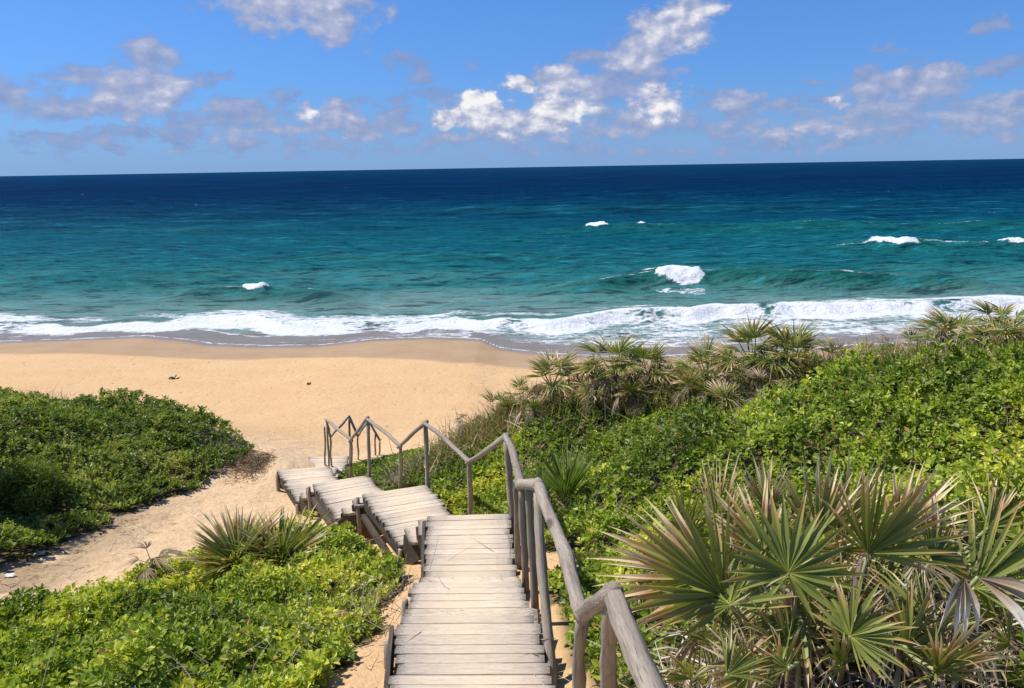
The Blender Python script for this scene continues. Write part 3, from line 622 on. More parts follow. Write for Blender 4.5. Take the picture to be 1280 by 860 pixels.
ribbons('dry_grass', [gpt(1020, 465, 5.55, .35, .4, .1), gpt(1060, 461, 5.65, .35, .4, .15), gpt(1100, 458, 5.75, .3, .4, .15)], 3000, .36, .006, M_TWIG, 'straw coloured dry grass on the ridge between the right hand palms', up=(.5, 1.4), curl=.5, seed=16, tr=(.35, 1), cat='dry grass')
ribbons('dry_twigs', [gpt(535, 575, 3.6, .4, .3, .2), gpt(560, 560, 3.7, .4, .3, .2), gpt(500, 590, 3.3, .4, .3, .2), gpt(585, 550, 3.9, .3, .3, .2)], 700, .26, .005, M_TWIG, 'tangled brown twigs right of the lower landings', up=(.1, 1.1), curl=.7, seed=17, tr=(.1, .8), cat='twigs')
ribbons('ridge_undergrowth', [gpt(px, py, z-.05, .6, .35, .22) for px, py, z in [(590,545,3.8),(640,520,4.2),(690,495,4.6),(750,480,4.9),(810,480,5.0),(870,480,5.1),(930,475,5.3),(1160,455,5.8),(1230,450,6.0),(1280,440,6.1)]], 13000, .34, .006, M_DEAD, 'brown dead fronds and stems matted below the ridge palms', up=(.0, 1.0), curl=.9, seed=18, tr=(0, .75), cat='undergrowth')
ribbons('dry_twigs', [gpt(px, py, z, .6, .6, .5) for px, py, z in [(900,560,5.5),(1000,520,5.6),(1150,540,5.9),(800,580,5.1),(740,640,4.8),(950,500,5.5),(1220,500,6.0),(690,560,4.5)]], 900, .28, .003, M_TWIG, 'thin bare stems poking through the leafy right slope', up=(.4, 1.4), curl=.4, seed=21, tr=(.3, 1), cat='twigs')
ribbons('path_debris', [gpt(60, 700, 3.2, .5, .6, .02), gpt(30, 730, 3.3, .4, .5, .02), gpt(130, 665, 3.0, .5, .5, .02), gpt(150, 650, 2.95, .3, .4, .02)], 420, .16, .004, M_TWIG, 'small dry sticks strewn on the sandy path', up=(-.05, .15), curl=.6, seed=19, tr=(0, .8), cat='debris')
ribbons('beach_debris', [gpt(200, 470, 1.2, 5, 1.2, 0), gpt(450, 480, 1.3, 4, 1.5, 0), gpt(350, 452, .7, 8, .5, 0), gpt(500, 540, 1.7, 2, 1, 0)], 130, .10, .012, M_TWIG, 'tiny dark bits of weed and stick strewn on the open beach', up=(-.02, .2), curl=.6, seed=23, tr=(0, .4), cat='debris')
ribbons('path_debris', [gpt(310, 615, 2.7, .6, .4, .0), gpt(440, 830, 4.95, .15, .5, .0), gpt(250, 640, 2.8, .8, .4, .0), gpt(480, 770, 4.8, .1, .3, .0)], 130, .13, .003, M_TWIG, 'scattered bits of stick on the pale sand beside the steps', up=(-.02, .1), curl=.6, seed=20, tr=(0, .6), cat='debris')

ribbons('stiff_blades', [gpt(px, py, z, .5, .3, .3) for px, py, z in [(585,560,3.8),(625,535,4.0),(660,515,4.3),(700,502,4.6),(750,490,4.9),(800,484,5.0),(850,484,5.1),(900,480,5.3),(950,474,5.4),(1000,470,5.5),(1150,462,5.8),(1200,455,6.0),(1250,452,6.1),(1285,448,6.2),(1060,468,5.6),(1110,462,5.75),(1180,446,5.95),(1225,438,6.05),(1275,430,6.15)]], 10000, .42, .009, M_FROND, 'stiff olive and tan palm blades bristling along the ridge between the palms', up=(.3, 1.45), curl=.25, seed=24, tr=(.25, .97), cat='palm blades')
# ------------------------------------------------------------------ boardwalk staircase
ST = thing('wooden_staircase', 'weathered plank staircase zigzagging down to the beach, with a pole handrail on its right', 'staircase', (0, 3.0, 5.2))
bpy.context.view_layer.update()
STI = np.array([0, 3.0, 5.2])
def plank_mesh(seed):
    rg = random.Random(seed); n = 6; vs = []; av = []
    xs = [-.5, -.44, -.22, 0, .22, .44, .5]
    for i, x in enumerate(xs):
        wy = .5*(1-rg.random()*.05); wy2 = .5*(1-rg.random()*.05)
        if i in (0, 6): wy *= .94-.25*rg.random()*(rg.random() < .4); wy2 *= .94-.25*rg.random()*(rg.random() < .4)
        dz = (rg.random()-.5)*.10; ex = (rg.random()-.5)*.018 if i in (0, 6) else 0
        for (yy, zz) in ((-wy, -.5), (wy2, -.5), (wy2, .34), (wy2*.95, .5), (-wy*.95, .5), (-wy, .34)):
            vs.append((x+ex, yy, zz+(dz if zz > 0 else 0))); av.append(abs(x)*2)
    fs = []
    for i in range(6):
        for k in range(6):
            k2 = (k+1) % 6; fs.append((i*6+k, i*6+k2, (i+1)*6+k2, (i+1)*6+k))
    fs.append(tuple(range(5, -1, -1))); fs.append(tuple(36+k for k in range(6)))
    mb = MB(); mb.add(vs, [tuple(reversed(f)) for f in fs], av); return mb.mesh('plank', M_PLANK)
# texture space of a plank: its object coordinates run -0.5..0.5, so stretch them back in the material by length
PLM = [plank_mesh(s) for s in range(8)]
cnt = 0
def put_plank(c, xdir, length, width, thick, tilt=0.0, name='plank'):
    global cnt
    o = bpy.data.objects.new(name, PLM[random.randrange(8)]); COL.objects.link(o); o.parent = ST; cnt += 1
    xd = Vector(xdir).normalized(); zd = Vector((random.gauss(0, .006), tilt+random.gauss(0, .008), 1)).normalized()
    yd = zd.cross(xd).normalized(); zd = xd.cross(yd)
    if random.random() < .5: xd, yd = -xd, -yd
    mt = Matrix((xd*length, yd*width, zd*thick)).transposed().to_4x4(); mt.translation = Vector(c)-Vector(STI)
    o.matrix_basis = mt
def lerp(a, b, t): return a+(b-a)*t
def landing(nl, nr, fl, fr, z, n=None, pw=.112):
    nl, nr, fl, fr = [np.array([p[0], p[1], z]) for p in (nl, nr, fl, fr)]
    Ln = (np.linalg.norm(fl-nl)+np.linalg.norm(fr-nr))/2; n = n or max(2, round(Ln/pw)); wd_ = Ln/n
    ws = [random.uniform(.78, 1.25) for _ in range(n)]; tot = sum(ws); acc = 0
    for i in range(n):
        t = (acc+ws[i]/2)/tot; acc += ws[i]; wd_ = Ln*ws[i]/tot; a = lerp(nl, fl, t); b = lerp(nr, fr, t); c = (a+b)/2
        L = np.linalg.norm(b-a)+random.uniform(-.035, .045); c = c+(b-a)*random.uniform(-.012, .012)
        c[2] += random.gauss(0, .002)-.018
        put_plank(c, b-a+np.array([0, random.gauss(0, .004), 0]), L, wd_-random.random()*.0012, .036)
    for (p, q, s) in ((nl, fl, 1), (nr, fr, -1)):       # side bearers
        inw = (nr-nl)/np.linalg.norm(nr-nl)*s*.045
        beam(p+inw-[0, 0, .128], q+inw-[0, 0, .128], .022, .088)
def beam(p, q, hw, hh, name='bearer', mat=None, label=None):
    p = np.asarray(p, float); q = np.asarray(q, float); d = q-p; L = np.linalg.norm(d); d /= L
    s = np.cross(d, [0, 0, 1.0]); s /= np.linalg.norm(s)+1e-9; u = np.cross(s, d)
    c = (p+q)/2; mb = MB(); n = 5; vs = []; fs = []
    for i in range(n+1):
        t = -L/2+L*i/n; j = [random.uniform(-.004, .004) for _ in range(4)]
        for k, (a, b) in enumerate(((-1, -1), (1, -1), (1, 1), (-1, 1))): vs.append((t, a*hw+j[k]*.5, b*hh+j[k]))
    for i in range(n):
        for k in range(4): k2 = (k+1) % 4; fs.append((i*4+k, i*4+k2, (i+1)*4+k2, (i+1)*4+k))
    fs.append((3, 2, 1, 0)); fs.append(tuple(n*4+k for k in range(4)))
    mb.add(vs, [tuple(reversed(f)) for f in fs])
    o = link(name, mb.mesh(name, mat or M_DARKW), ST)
    mt = Matrix((Vector(d), Vector(s), Vector(u))).transposed().to_4x4(); mt.translation = Vector(c-STI); o.matrix_basis = mt
    return o
def pole(p, q, r0, r1, name='post', seg=9, mat=None, bend=.0, parent=None):
    p = np.asarray(p, float); q = np.asarray(q, float); d = q-p; L = np.linalg.norm(d); n = max(4, int(L/.12))
    pts = []; rr = []; zw = Vector(d/L)
    xw_ = Vector((1, 0, 0)) if abs(zw.x) < .8 else Vector((0, 1, 0)); yw_ = zw.cross(xw_).normalized(); xw_ = yw_.cross(zw)
    side_w = np.cross(d/L, [0.2, .1, 1.0]); side_w /= np.linalg.norm(side_w)+1e-9
    side = np.array([Vector(side_w).dot(xw_), Vector(side_w).dot(yw_), 0.0]); dl = np.array([0, 0, L])
    ph = random.random()*6
    for i in range(n+1):
        t = i/n; pts.append(dl*t+side*bend*math.sin(math.pi*t)*1.0+side*.006*math.sin(t*9+ph)); rr.append(lerp(r0, r1, t)*(1+.08*math.sin(t*11+ph)*random.random()))
    rr[0] *= .9; rr[-1] *= .88
    mb = MB(); mb.tube(pts, rr, seg, .26); o = link(name, mb.mesh(name, mat or M_POLE, True), parent or ST)
    mt = Matrix((xw_, yw_, zw)).transposed().to_4x4(); mt.translation = Vector(p-STI); o.matrix_basis = mt; return o
def pz2(px, py, z): return PZ(px, py, z)[:2]
def extend(n, f, k): n = np.array(n); f = np.array(f); return tuple(n+(n-f)*k)
zA, zB, zC, zD, zE, zF, zG = 5.25, 4.90, 4.55, 3.92, 3.50, 3.05, 2.65
# landing above the frame's lower edge, then A
A_nl, A_nr = pz2(489, 880, zA), pz2(697, 880, zA); A_fl, A_fr = pz2(499, 770, zA), pz2(668, 769, zA)
A_nl = extend(A_nl, A_fl, .75); A_nr = extend(A_nr, A_fr, .75)
landing(A_nl, A_nr, A_fl, A_fr, zA)
O_fl = np.array(A_nl)+[-.03, -.22]; O_fr = np.array(A_nr)+[.03, -.22]
landing((O_fl[0]+.0, O_fl[1]-1.7), (O_fr[0]+.12, O_fr[1]-1.7), O_fl, O_fr, 5.65)
B_fl, B_fr = pz2(515, 728, zB), pz2(652, 727, zB); B_nl, B_nr = pz2(510, 768, zB), pz2(667, 766, zB)
B_nl = extend(B_nl, B_fl, .35); B_nr = extend(B_nr, B_fr, .35)
landing(B_nl, B_nr, B_fl, B_fr, zB)
C_fl, C_fr = pz2(534, 645, zC), pz2(637.5, 642, zC); C_nl, C_nr = pz2(531, 728, zC), pz2(647, 728, zC)
C_nl = extend(C_nl, C_fl, .12); C_nr = extend(C_nr, C_fr, .12)
landing(C_nl, C_nr, C_fl, C_fr, zC)
D_fl, D_fr = pz2(451, 618, zD), pz2(534, 606, zD); D_nl, D_nr = pz2(494, 674, zD), pz2(562, 640, zD)
D_nl = extend(D_nl, D_fl, .12); D_nr = extend(D_nr, D_fr, .62)
landing(D_nl, D_nr, D_fl, D_fr, zD)
E_fl, E_fr = pz2(389.5, 605, zE), pz2(458, 594, zE); E_nl, E_nr = pz2(421, 649, zE), pz2(477, 612, zE)
E_nr = extend(E_nr, E_fr, .95)
landing(E_nl, E_nr, E_fl, E_fr, zE)
F_fl, F_fr = pz2(345.7, 588, zF), pz2(411, 582.5, zF); F_nl, F_nr = pz2(371, 627, zF), pz2(421, 598.5, zF)
F_nr = extend(F_nr, F_fr, 1.2)
landing(F_nl, F_nr, F_fl, F_fr, zF)
G_nl, G_nr, G_fl, G_fr = pz2(380, 583, zG), pz2(432, 583, zG), pz2(386, 571.5, zG), pz2(436, 570, zG)
G_nl = extend(G_nl, G_fl, 1.0); G_nr = extend(G_nr, G_fr, 1.0)
landing(G_nl, G_nr, G_fl, G_fr, zG)
def flight(al, ar, za, bl, br, zb, n):
    """n treads between the far edge (al, ar) of one landing and the near edge (bl, br) of the next"""
    al, ar, bl, br = [np.array(p, float) for p in (al, ar, bl, br)]
    for i in range(1, n+1):
        t = (i-.35)/(n+.3); a = lerp(al, bl, t); b = lerp(ar, br, t); z = lerp(za, zb, i/(n+1))
        c = np.r_[(a+b)/2, z-.02]; put_plank(c, np.r_[b-a, 0], np.linalg.norm(b-a)*1.02, max(.2, np.linalg.norm((bl+br-al-ar)/2)/(n+.2)+.03), .04, name='tread')
    for p, q, sg in ((al, bl, 1), (ar, br, -1))[:1 if zb == zG else 2]:
        inn = (ar-al)/np.linalg.norm(ar-al)*sg*.02
        P0 = np.r_[p+inn*2.5, za-.04]; Q0 = np.r_[q+inn*2.5, zb-.04]
        d = Q0-P0; s = np.cross(d/np.linalg.norm(d), [0, 0, 1.0]); s /= np.linalg.norm(s)
        mb = MB(); th = .022; prof = [P0-[0, 0, .36], P0-[0, 0, .02]]
        for i in range(1, n+1):                       # saw-tooth upper edge
            t0 = (i-.9)/(n+.3); t1 = (i+.15)/(n+.3); z = lerp(za, zb, i/(n+1))-.045
            prof += [np.r_[lerp(P0, Q0, max(t0, 0))[:2], z], np.r_[lerp(P0, Q0, min(t1, 1))[:2], z]]
        prof += [Q0-[0, 0, .02], Q0-[0, 0, .30]]
        k = len(prof); vs = [v+s*th for v in prof]+[v-s*th for v in prof]; vs = [v-STI for v in vs]
        fs = [tuple(range(k)), tuple(reversed(range(k, 2*k)))]+[(i, (i+1) % k, k+(i+1) % k, k+i) for i in range(k)]
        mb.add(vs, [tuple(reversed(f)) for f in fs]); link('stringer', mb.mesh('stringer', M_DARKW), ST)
flight(O_fl, O_fr, 5.65, A_nl, A_nr, zA, 1); flight(A_fl, A_fr, zA, B_nl, B_nr, zB, 1); flight(B_fl, B_fr, zB, C_nl, C_nr, zC, 1)
flight(C_fl, C_fr, zC, D_nl, D_nr, zD, 2); flight(D_fl, D_fr, zD, E_nl, E_nr, zE, 2); flight(E_fl, E_fr, zE, F_nl, F_nr, zF, 2); flight(F_fl, F_fr, zF, G_nl, G_nr, zG, 1)
def down(p, z0, r=.035, lean=(0, 0), dz=.35, name='leg'):
    x, y = p; g = float(ground(np.array([x]), np.array([y]))[0]); pole((x, y, z0), (x+lean[0], y+lean[1], min(g, z0-.2)-dz*.6), r, r*1.05, name)
# legs at the landings' left corners
for (p, z, off) in ((D_fl, zD, (-.05, .0)), (E_fl, zE, (-.05, 0)), (F_fl, zF, (.02, -.06)), (C_fl, zC, (-.03, -.03)), (E_nl, zE, (.0, -.02)), (A_fl, zA, (-.05, -.25)), (B_fl, zB, (-.04, -.2)), (F_nl, zF, (0, 0)), (D_nl, zD, (0, 0)), (C_nl, zC, (-.03, .1))):
    down((p[0]+off[0], p[1]+off[1]), z-.05, .032)
for (p, z) in ((D_fr, zD), (E_fr, zE), (C_fr, zC), (D_nr, zD), (E_nr, zE), (C_nr, zC), (A_fr, zA), (A_nl, zA), (A_nr, zA)):
    down((p[0]-.03, p[1]-.05), z-.05, .032)
# side boards on edge, left of A and C, and the low braces under D and E
beam(np.r_[np.array(C_fl)+[-.03, -.1], zC-.12], np.r_[np.array(C_nl)+[-.03, .05], zC-.12], .015, .11, 'side_board')
beam(np.r_[np.array(A_fl)+[-.04, -.1], zA-.10], np.r_[np.array(A_nl)+[-.04, .05], zA-.10], .015, .09, 'side_board')
beam(np.r_[np.array(D_fl)+[.02, -.05], zD-.30], np.r_[np.array(D_nl)+[0, .0], zD-.42], .03, .04, 'brace')
beam(np.r_[np.array(E_fl)+[.02, -.05], zE-.24], np.r_[np.array(E_nl)+[0, .0], zE-.26], .03, .04, 'brace')
# handrail on the right: nodes (pixel notes turned into points at the rail's height)
rail = [PZ(765, 742, 6.60), PZ(727, 767, 6.20), PZ(672, 606, 6.20), PZ(650, 607, 5.72), PZ(632, 546, 5.50), PZ(586, 577.5, 4.87), PZ(531, 529, 4.87), PZ(500, 557, 4.45), PZ(458.5, 523.5, 4.45), PZ(438.5, 550, 4.0), PZ(408, 525, 4.0)]
start = PZ(815, 862, 6.60); dd = rail[0]-start; first = start-dd*1.4
RR = [.045, .041, .041, .041, .038, .032, .030, .029, .027, .026, .025]
pole(first, rail[0]+dd*.05, .049, .046, 'handrail', 12, M_POLE, .0)
for i in range(len(rail)-1):
    a, b = rail[i], rail[i+1]; u = (b-a)/np.linalg.norm(b-a)
    pole(a-u*.055, b+u*.055, RR[i], RR[i+1], 'handrail', 11 if i < 4 else 8, M_POLE, [.0, .02, -.05, .03, .015, .03, -.01, .02, 0, .01][i])
rail2 = [PZ(413, 546, 3.6), PZ(436.5, 520, 3.6), PZ(447, 545, 3.15), PZ(460.5, 525, 3.15), PZ(475, 551, 2.7)]
pole(rail[-1], rail2[0], .024, .024, 'handrail', 8, M_POLE)
for a, b in zip(rail2, rail2[1:]): pole(a, b, .026, .025, 'handrail', 8, M_POLE)
def post(top, base, r=.036, name='post'):
    b = np.array(base); g = float(ground(np.array([b[0]]), np.array([b[1]]))[0])
    u = (b-np.array(top)); k = max(1.0, (top[2]-(g-.15))/(top[2]-b[2])); pole(top, np.array(top)+u*k, r, r*1.08, name, 8)
post(PZ(764, 748, 6.56), PZ(760, 880, 5.55), .042); post(PZ(727, 772, 6.16), PZ(722, 880, 5.3), .034)
post(PZ(671, 612, 6.14), PZ(687, 833, 5.15), .034); post(PZ(661, 610, 5.95), PZ(669, 762, 4.85), .032); post(PZ(652, 610, 5.66), PZ(657, 725, 4.7), .032)
post(PZ(645, 602, 5.64), PZ(648, 703, 4.55), .030); post(PZ(633, 552, 5.44), PZ(641, 655, 4.45), .036)
for (tx, ty, z, bx, by, zb) in [(587,580,4.83,588,650,3.9),(532,531,4.83,535,612,3.85),(500.5,559,4.41,501,615,3.5),(460,526,4.41,462,601,3.4),(438.5,552,3.96,439,602,3.1),(409,527,3.96,411,584,3.0)]:
    post(PZ(tx, ty, z), PZ(bx, by, zb), (.031 if tx > 520 else .027) if tx != 409 else .018)
for (tx, ty, z, bx, by, zb) in [(413,548,3.56,414,584,2.6),(436.5,521,3.58,438,575,2.6),(447,546,3.12,448,576,2.3),(460.5,526,3.12,460,575,2.3),(469,540,2.9,469,574,2.2),(475,552,2.66,474,573,2.2),(406,534,3.8,406.5,583,2.6)]:
    post(PZ(tx, ty, z), PZ(bx, by, zb), .018 if tx != 436.5 else .024)

# ------------------------------------------------------------------ fan palms
def blade(mb, hub, axis, normal, radius, nseg, spread, cup=.25, droop=.35, brown=.0, wfac=1.0, tear=.0, rg=random, lmin=.6):
    axis = Vector(axis).normalized(); normal = Vector(normal); normal = (normal-axis*normal.dot(axis)).normalized(); side = axis.cross(normal)
    st = [0.0, .14, .34, .50, .72, .88, 1.0]; wd = [.05, .40, .88, .95, .60, .28, .02]
    for i in range(nseg):
        f = (i+.5)/nseg*2-1; an = f*spread/2+rg.gauss(0, .035)
        L = radius*(lmin+(1-lmin)*math.cos(f*1.35))*rg.uniform(.86, 1.06)
        d = axis*math.cos(an)+side*math.sin(an)+normal*(cup*abs(math.sin(an))+rg.gauss(0, .10)); d.normalize()
        s0 = (side*math.cos(an)-axis*math.sin(an)).normalized()
        s0 = (s0+normal*rg.gauss(0, .45)).normalized(); nn = d.cross(s0); 
        if nn.dot(normal) < 0: nn = -nn
        W = L*math.sin(spread/nseg/2)*.80*wfac*rg.uniform(.6, 1.0); W = min(W, L*.045*wfac+.003)
        p = Vector(hub); dd_ = d.copy(); vs = []; av = []; dr = droop*rg.uniform(.3, 1.6); prev = 0
        sidew = rg.gauss(0, .10)
        if rg.random() < tear: dr += rg.uniform(.8, 2.0)
        tb = brown+rg.uniform(-.25, .28)
        for t, w_ in zip(st, wd):
            stp = (t-prev)*L; prev = t
            dd_ = (dd_-Vector((0, 0, 1))*dr*(t**2)*.45*(stp/L*5) + s0*sidew*(stp/L)).normalized(); p = p+dd_*stp
            ww = W*w_; fold = ww*.55
            vs += [p-s0*ww+nn*fold*.6, p-nn*fold*.4, p+s0*ww+nn*fold*.6]
            tv = t*(.62)+max(0, tb)*(.2+.8*t); av += [min(1, max(0, tv))]*3
        fs = []
        for k in range(len(st)-1):
            b = k*3; fs += [(b, b+1, b+4, b+3), (b+1, b+2, b+5, b+4)]
        mb.add(vs, fs, av)
def stalk_pts(a, b, sag=.08):
    a, b = Vector(a), Vector(b); c = (a+b)/2+Vector((0, 0, (b-a).length*sag)); return [tuple(a.lerp(c, t).lerp(c.lerp(b, t), t)) for t in (0, .25, .5, .75, 1)]
# --- the large palm near the camera, frond by frond
base = PZ(1010, 850, 6.0)
BP = thing('fan_palm', 'large spiky fan palm with brown-tipped fronds and hanging dead leaves, right of the nearest handrail', 'palm', tuple(base))
bB = Vector(base)
def big_frond(px, py, depth, tx, ty, tdep, nrm, rad, nseg, spread, cup=.25, droop=.3, brown=.25, root=(0, 0, 0), tear=.05, wfac=1.0, mat=None, stalk=True, lmin=.6, name='frond'):
    hub = Vector(PD(px, py, depth)); tip = Vector(PD(tx, ty, tdep)); ax = tip-hub
    mb = MB(); blade(mb, (0, 0, 0), ax, nrm, rad, nseg, spread, cup, droop, brown, wfac, tear, random, lmin)
    o = link(name, mb.mesh(name, mat or M_FROND), BP, loc=tuple(hub-bB))
    if stalk:
        r0 = bB+Vector(root); mb = MB(); mb.tube(stalk_pts(r0-hub, (0, 0, 0), .10), [.020, .014, .011, .009, .008], 6, .1, [0, .3, .6, .8, 1]); link('stalk', mb.mesh('stalk', M_STALK, True), o)
    return o
C_ = (-.1, -.8, .6)
big_frond(897, 655, 4.1, 900, 560, 4.1, (-.5, -.8, .3), 0.39, 16, 1.15, .1, .05, .62, (-.3, .5, 0), 0, .8)
big_frond(905, 745, 3.35, 835, 690, 3.3, (-.25, -.75, .6), .60, 22, 2.0, .2, .12, .42, (-.2, 0, 0), .05)
big_frond(890, 722, 3.55, 800, 700, 3.6, (-.2, -.5, .85), .58, 20, 1.9, .15, .10, .75, (-.3, .1, 0), .1)
big_frond(912, 756, 3.30, 880, 668, 3.5, (-.2, -.9, .3), 0.35, 14, 4.2, .2, .15, .12, (-.1, 0, 0), 0)
big_frond(985, 716, 3.30, 990, 620, 3.4, (-.1, -.9, .3), 0.36, 24, 5.2, .15, .18, .12, (0, 0, .1), 0, 1.0, None, True, .55)
big_frond(1022, 672, 3.65, 1020, 560, 3.7, (.1, -.8, .4), 0.42, 20, 1.9, .1, .05, .70, (.05, .3, 0), 0)
big_frond(1085, 692, 3.45, 1130, 620, 3.35, (.1, -.7, .7), 0.48, 26, 2.5, .25, .15, .40, (.15, 0, 0), .03)
big_frond(1055, 668, 3.9, 1060, 580, 3.9, (.1, -.7, .7), 0.42, 20, 2.2, .2, .05, .85, (.15, .4, 0), 0)
big_frond(1120, 668, 3.9, 1190, 600, 3.9, (.2, -.6, .8), 0.42, 20, 2.0, .2, .15, .85, (.3, .4, 0), .1)
big_frond(1063, 795, 3.15, 1110, 760, 3.1, (.0, -.6, .8), 0.26, 24, 4.0, .15, .28, .20, (.1, -.1, 0), .03)
big_frond(1218, 735, 3.3, 1290, 690, 3.2, (-.3, -.6, .8), 0.48, 24, 2.2, .15, .18, .18, (.45, -.05, 0), 0)
big_frond(1235, 660, 4.0, 1290, 630, 4.1, (-.1, -.6, .7), 0.39, 20, 2.4, .15, .2, .6, (.6, .4, 0), 0)
big_frond(955, 690, 3.9, 930, 620, 4.0, (-.2, -.8, .5), 0.39, 18, 2.2, .15, .1, .60, (-.1, .3, 0), .1)
big_frond(960, 640, 4.4, 950, 580, 4.4, (-.1, -.8, .5), 0.32, 16, 1.9, .15, .05, .9, (-.1, .8, 0), 0)
big_frond(1165, 700, 3.7, 1200, 640, 3.9, (.2, -.8, .5), 0.39, 20, 2.6, .2, .2, .55, (.4, .2, 0), .2)
big_frond(1000, 770, 3.35, 960, 830, 3.2, (-.3, -.8, .5), 0.35, 16, 2.0, .1, .5, .35, (-.05, .1, 0), .2)
rb = random.Random(5)
for i in range(48):                      # shorter inner leaves filling the crown
    px, py = rb.uniform(850, 1290), rb.uniform(650, 850); dp = 4.25-(py-640)/210*1.15+rb.uniform(-.12, .12); a = rb.uniform(-2.9, -.2)
    big_frond(px, py, dp, px+100*math.cos(a), py+100*math.sin(a), dp+rb.uniform(-.2, .2), (rb.uniform(-.5, .5), -.7, rb.uniform(.1, .9)), rb.uniform(.20, .36), 18, rb.uniform(1.4, 3.4), .2, rb.uniform(.1, .5), rb.choice((.1, .25, .4, .6, .85)), (rb.uniform(-.2, .4), rb.uniform(0, .3), 0), .2, .7)
# folded young spear
big_frond(975, 735, 3.5, 1003, 640, 3.55, (-.2, -.9, .1), 0.47, 8, .35, .0, .02, .3, (0, 0, 0), 0, .8)
def dead_frond(px, py, depth, tx, ty, tdep, rad, nseg, spread, root=(0, 0, 0), br=.7, parent=None):
    return big_frond(px, py, depth, tx, ty, tdep, (.1, -.8, .2), rad, nseg, spread, .5, 2.0, br, root, .7, .38, M_DEAD, True, .5, 'dead_frond')
for a in [(935,780,3.5,920,850,3.4,.45,16,2.4,(-.1,0,.05),.3),(1120,730,3.55,1115,800,3.5,.42,18,2.6,(.2,.1,0),.4),(1150,700,3.7,1165,760,3.6,.40,18,2.8,(.3,.2,0),.5),(1095,720,3.75,1085,790,3.7,.42,16,2.4,(.15,.2,0),.2),
          (1030,730,3.8,1020,800,3.8,.45,16,2.4,(.05,.2,0),.1),(970,660,4.0,960,720,3.9,.36,14,2.4,(0,.4,0),.4),(1000,800,3.5,1010,860,3.4,.40,14,2.5,(0,0,.02),.3),(1190,780,3.4,1200,850,3.3,.40,16,2.4,(.4,0,0),.6),
          (1130,800,3.5,1140,860,3.4,.45,16,2.5,(.25,0,0),.5),(875,790,3.6,850,850,3.6,.40,14,2.2,(-.2,.1,0),.4),(1240,790,3.5,1260,850,3.4,.45,16,2.4,(.5,0,0),.5),(925,680,4.1,935,740,4.0,.35,12,2.0,(-.1,.4,0),.5)]:
    dead_frond(*a)
# silvery curled leaf at the right
big_frond(1222, 722, 3.0, 1262, 740, 2.95, (.2, -.8, .5), .40, 7, 1.0, .1, 2.2, .9, (.45, -.05, 0), .6, 1.0, M_DEAD, True, .7, 'dead_frond')
big_frond(1205, 722, 3.05, 1200, 760, 3.0, (.2, -.8, .5), .26, 6, 1.6, .1, 2.0, .95, (.45, -.05, 0), .6, 1.2, M_DEAD, False, .7, 'dead_frond')
for i, (a, b, r) in enumerate([((1000,860,3.6),(985,740,3.4),.035),((1040,865,3.6),(1080,700,3.55),.03),((1090,865,3.55),(1095,760,3.6),.03)]):
    p, q = PD(*a), PD(*b); mb = MB(); mb.tube([lerp(p, q, t)-base for t in (0, .25, .5, .75, 1)], [r*1.4, r*1.2, r*1.1, r, r*.7], 9, .35, [0, 0, .1, .2, .4]); link('trunk', mb.mesh('trunk', M_TWIG), BP)

# --- reusable fronds for the smaller palms: stalk from the origin along +Z, blade beyond
def frond_mesh(seed, stalk, rad, nseg, spread, brown, mat, droop=.25, tear=.05, cup=.25, wfac=.68, fold=.0):
    rg = random.Random(seed); mb = MB()
    mb.tube([(0, 0, 0), (0, .01, stalk*.5), (0, 0, stalk)], [.012, .009, .007], 5, 0, [.3, .2, .1], cap=False)
    # droop acts along -Z in world terms only after placing, so bend slightly towards +Y (the frond's back)
    axis = Vector((0, .15, 1)); normal = Vector((0, -1, .1))
    blade(mb, (0, 0, stalk), axis, normal, rad, nseg, spread, cup, 0.0, brown, wfac, 0, rg)
    vs = []
    for (x, y, z) in mb.v:
        k = max(0, z-stalk)+abs(x)*.5; vs.append((x, y+k*k*droop/max(rad, .1), z))
    mb.v = vs; return mb.mesh('frond', mat)
FG = [frond_mesh(s, .42, .48, 20, 3.4, b, M_FROND, .35) for s, b in ((1, .10), (2, .25), (3, .45), (4, .6))]
FGS = [frond_mesh(s, .12, .55, 18, 2.6, b, M_FROND, .25) for s, b in ((5, .05), (6, .2), (7, .4), (8, .7))]
FD = [frond_mesh(s, .34, .42, 16, 2.2, b, M_DEAD, 1.0, wfac=.8) for s, b in ((9, .1), (10, .3), (11, -.05), (12, .5))]
FY = [frond_mesh(s, .18, .60, 13, 1.2, b, M_FRONDY, .12) for s, b in ((13, .1), (14, .3), (15, .0))]
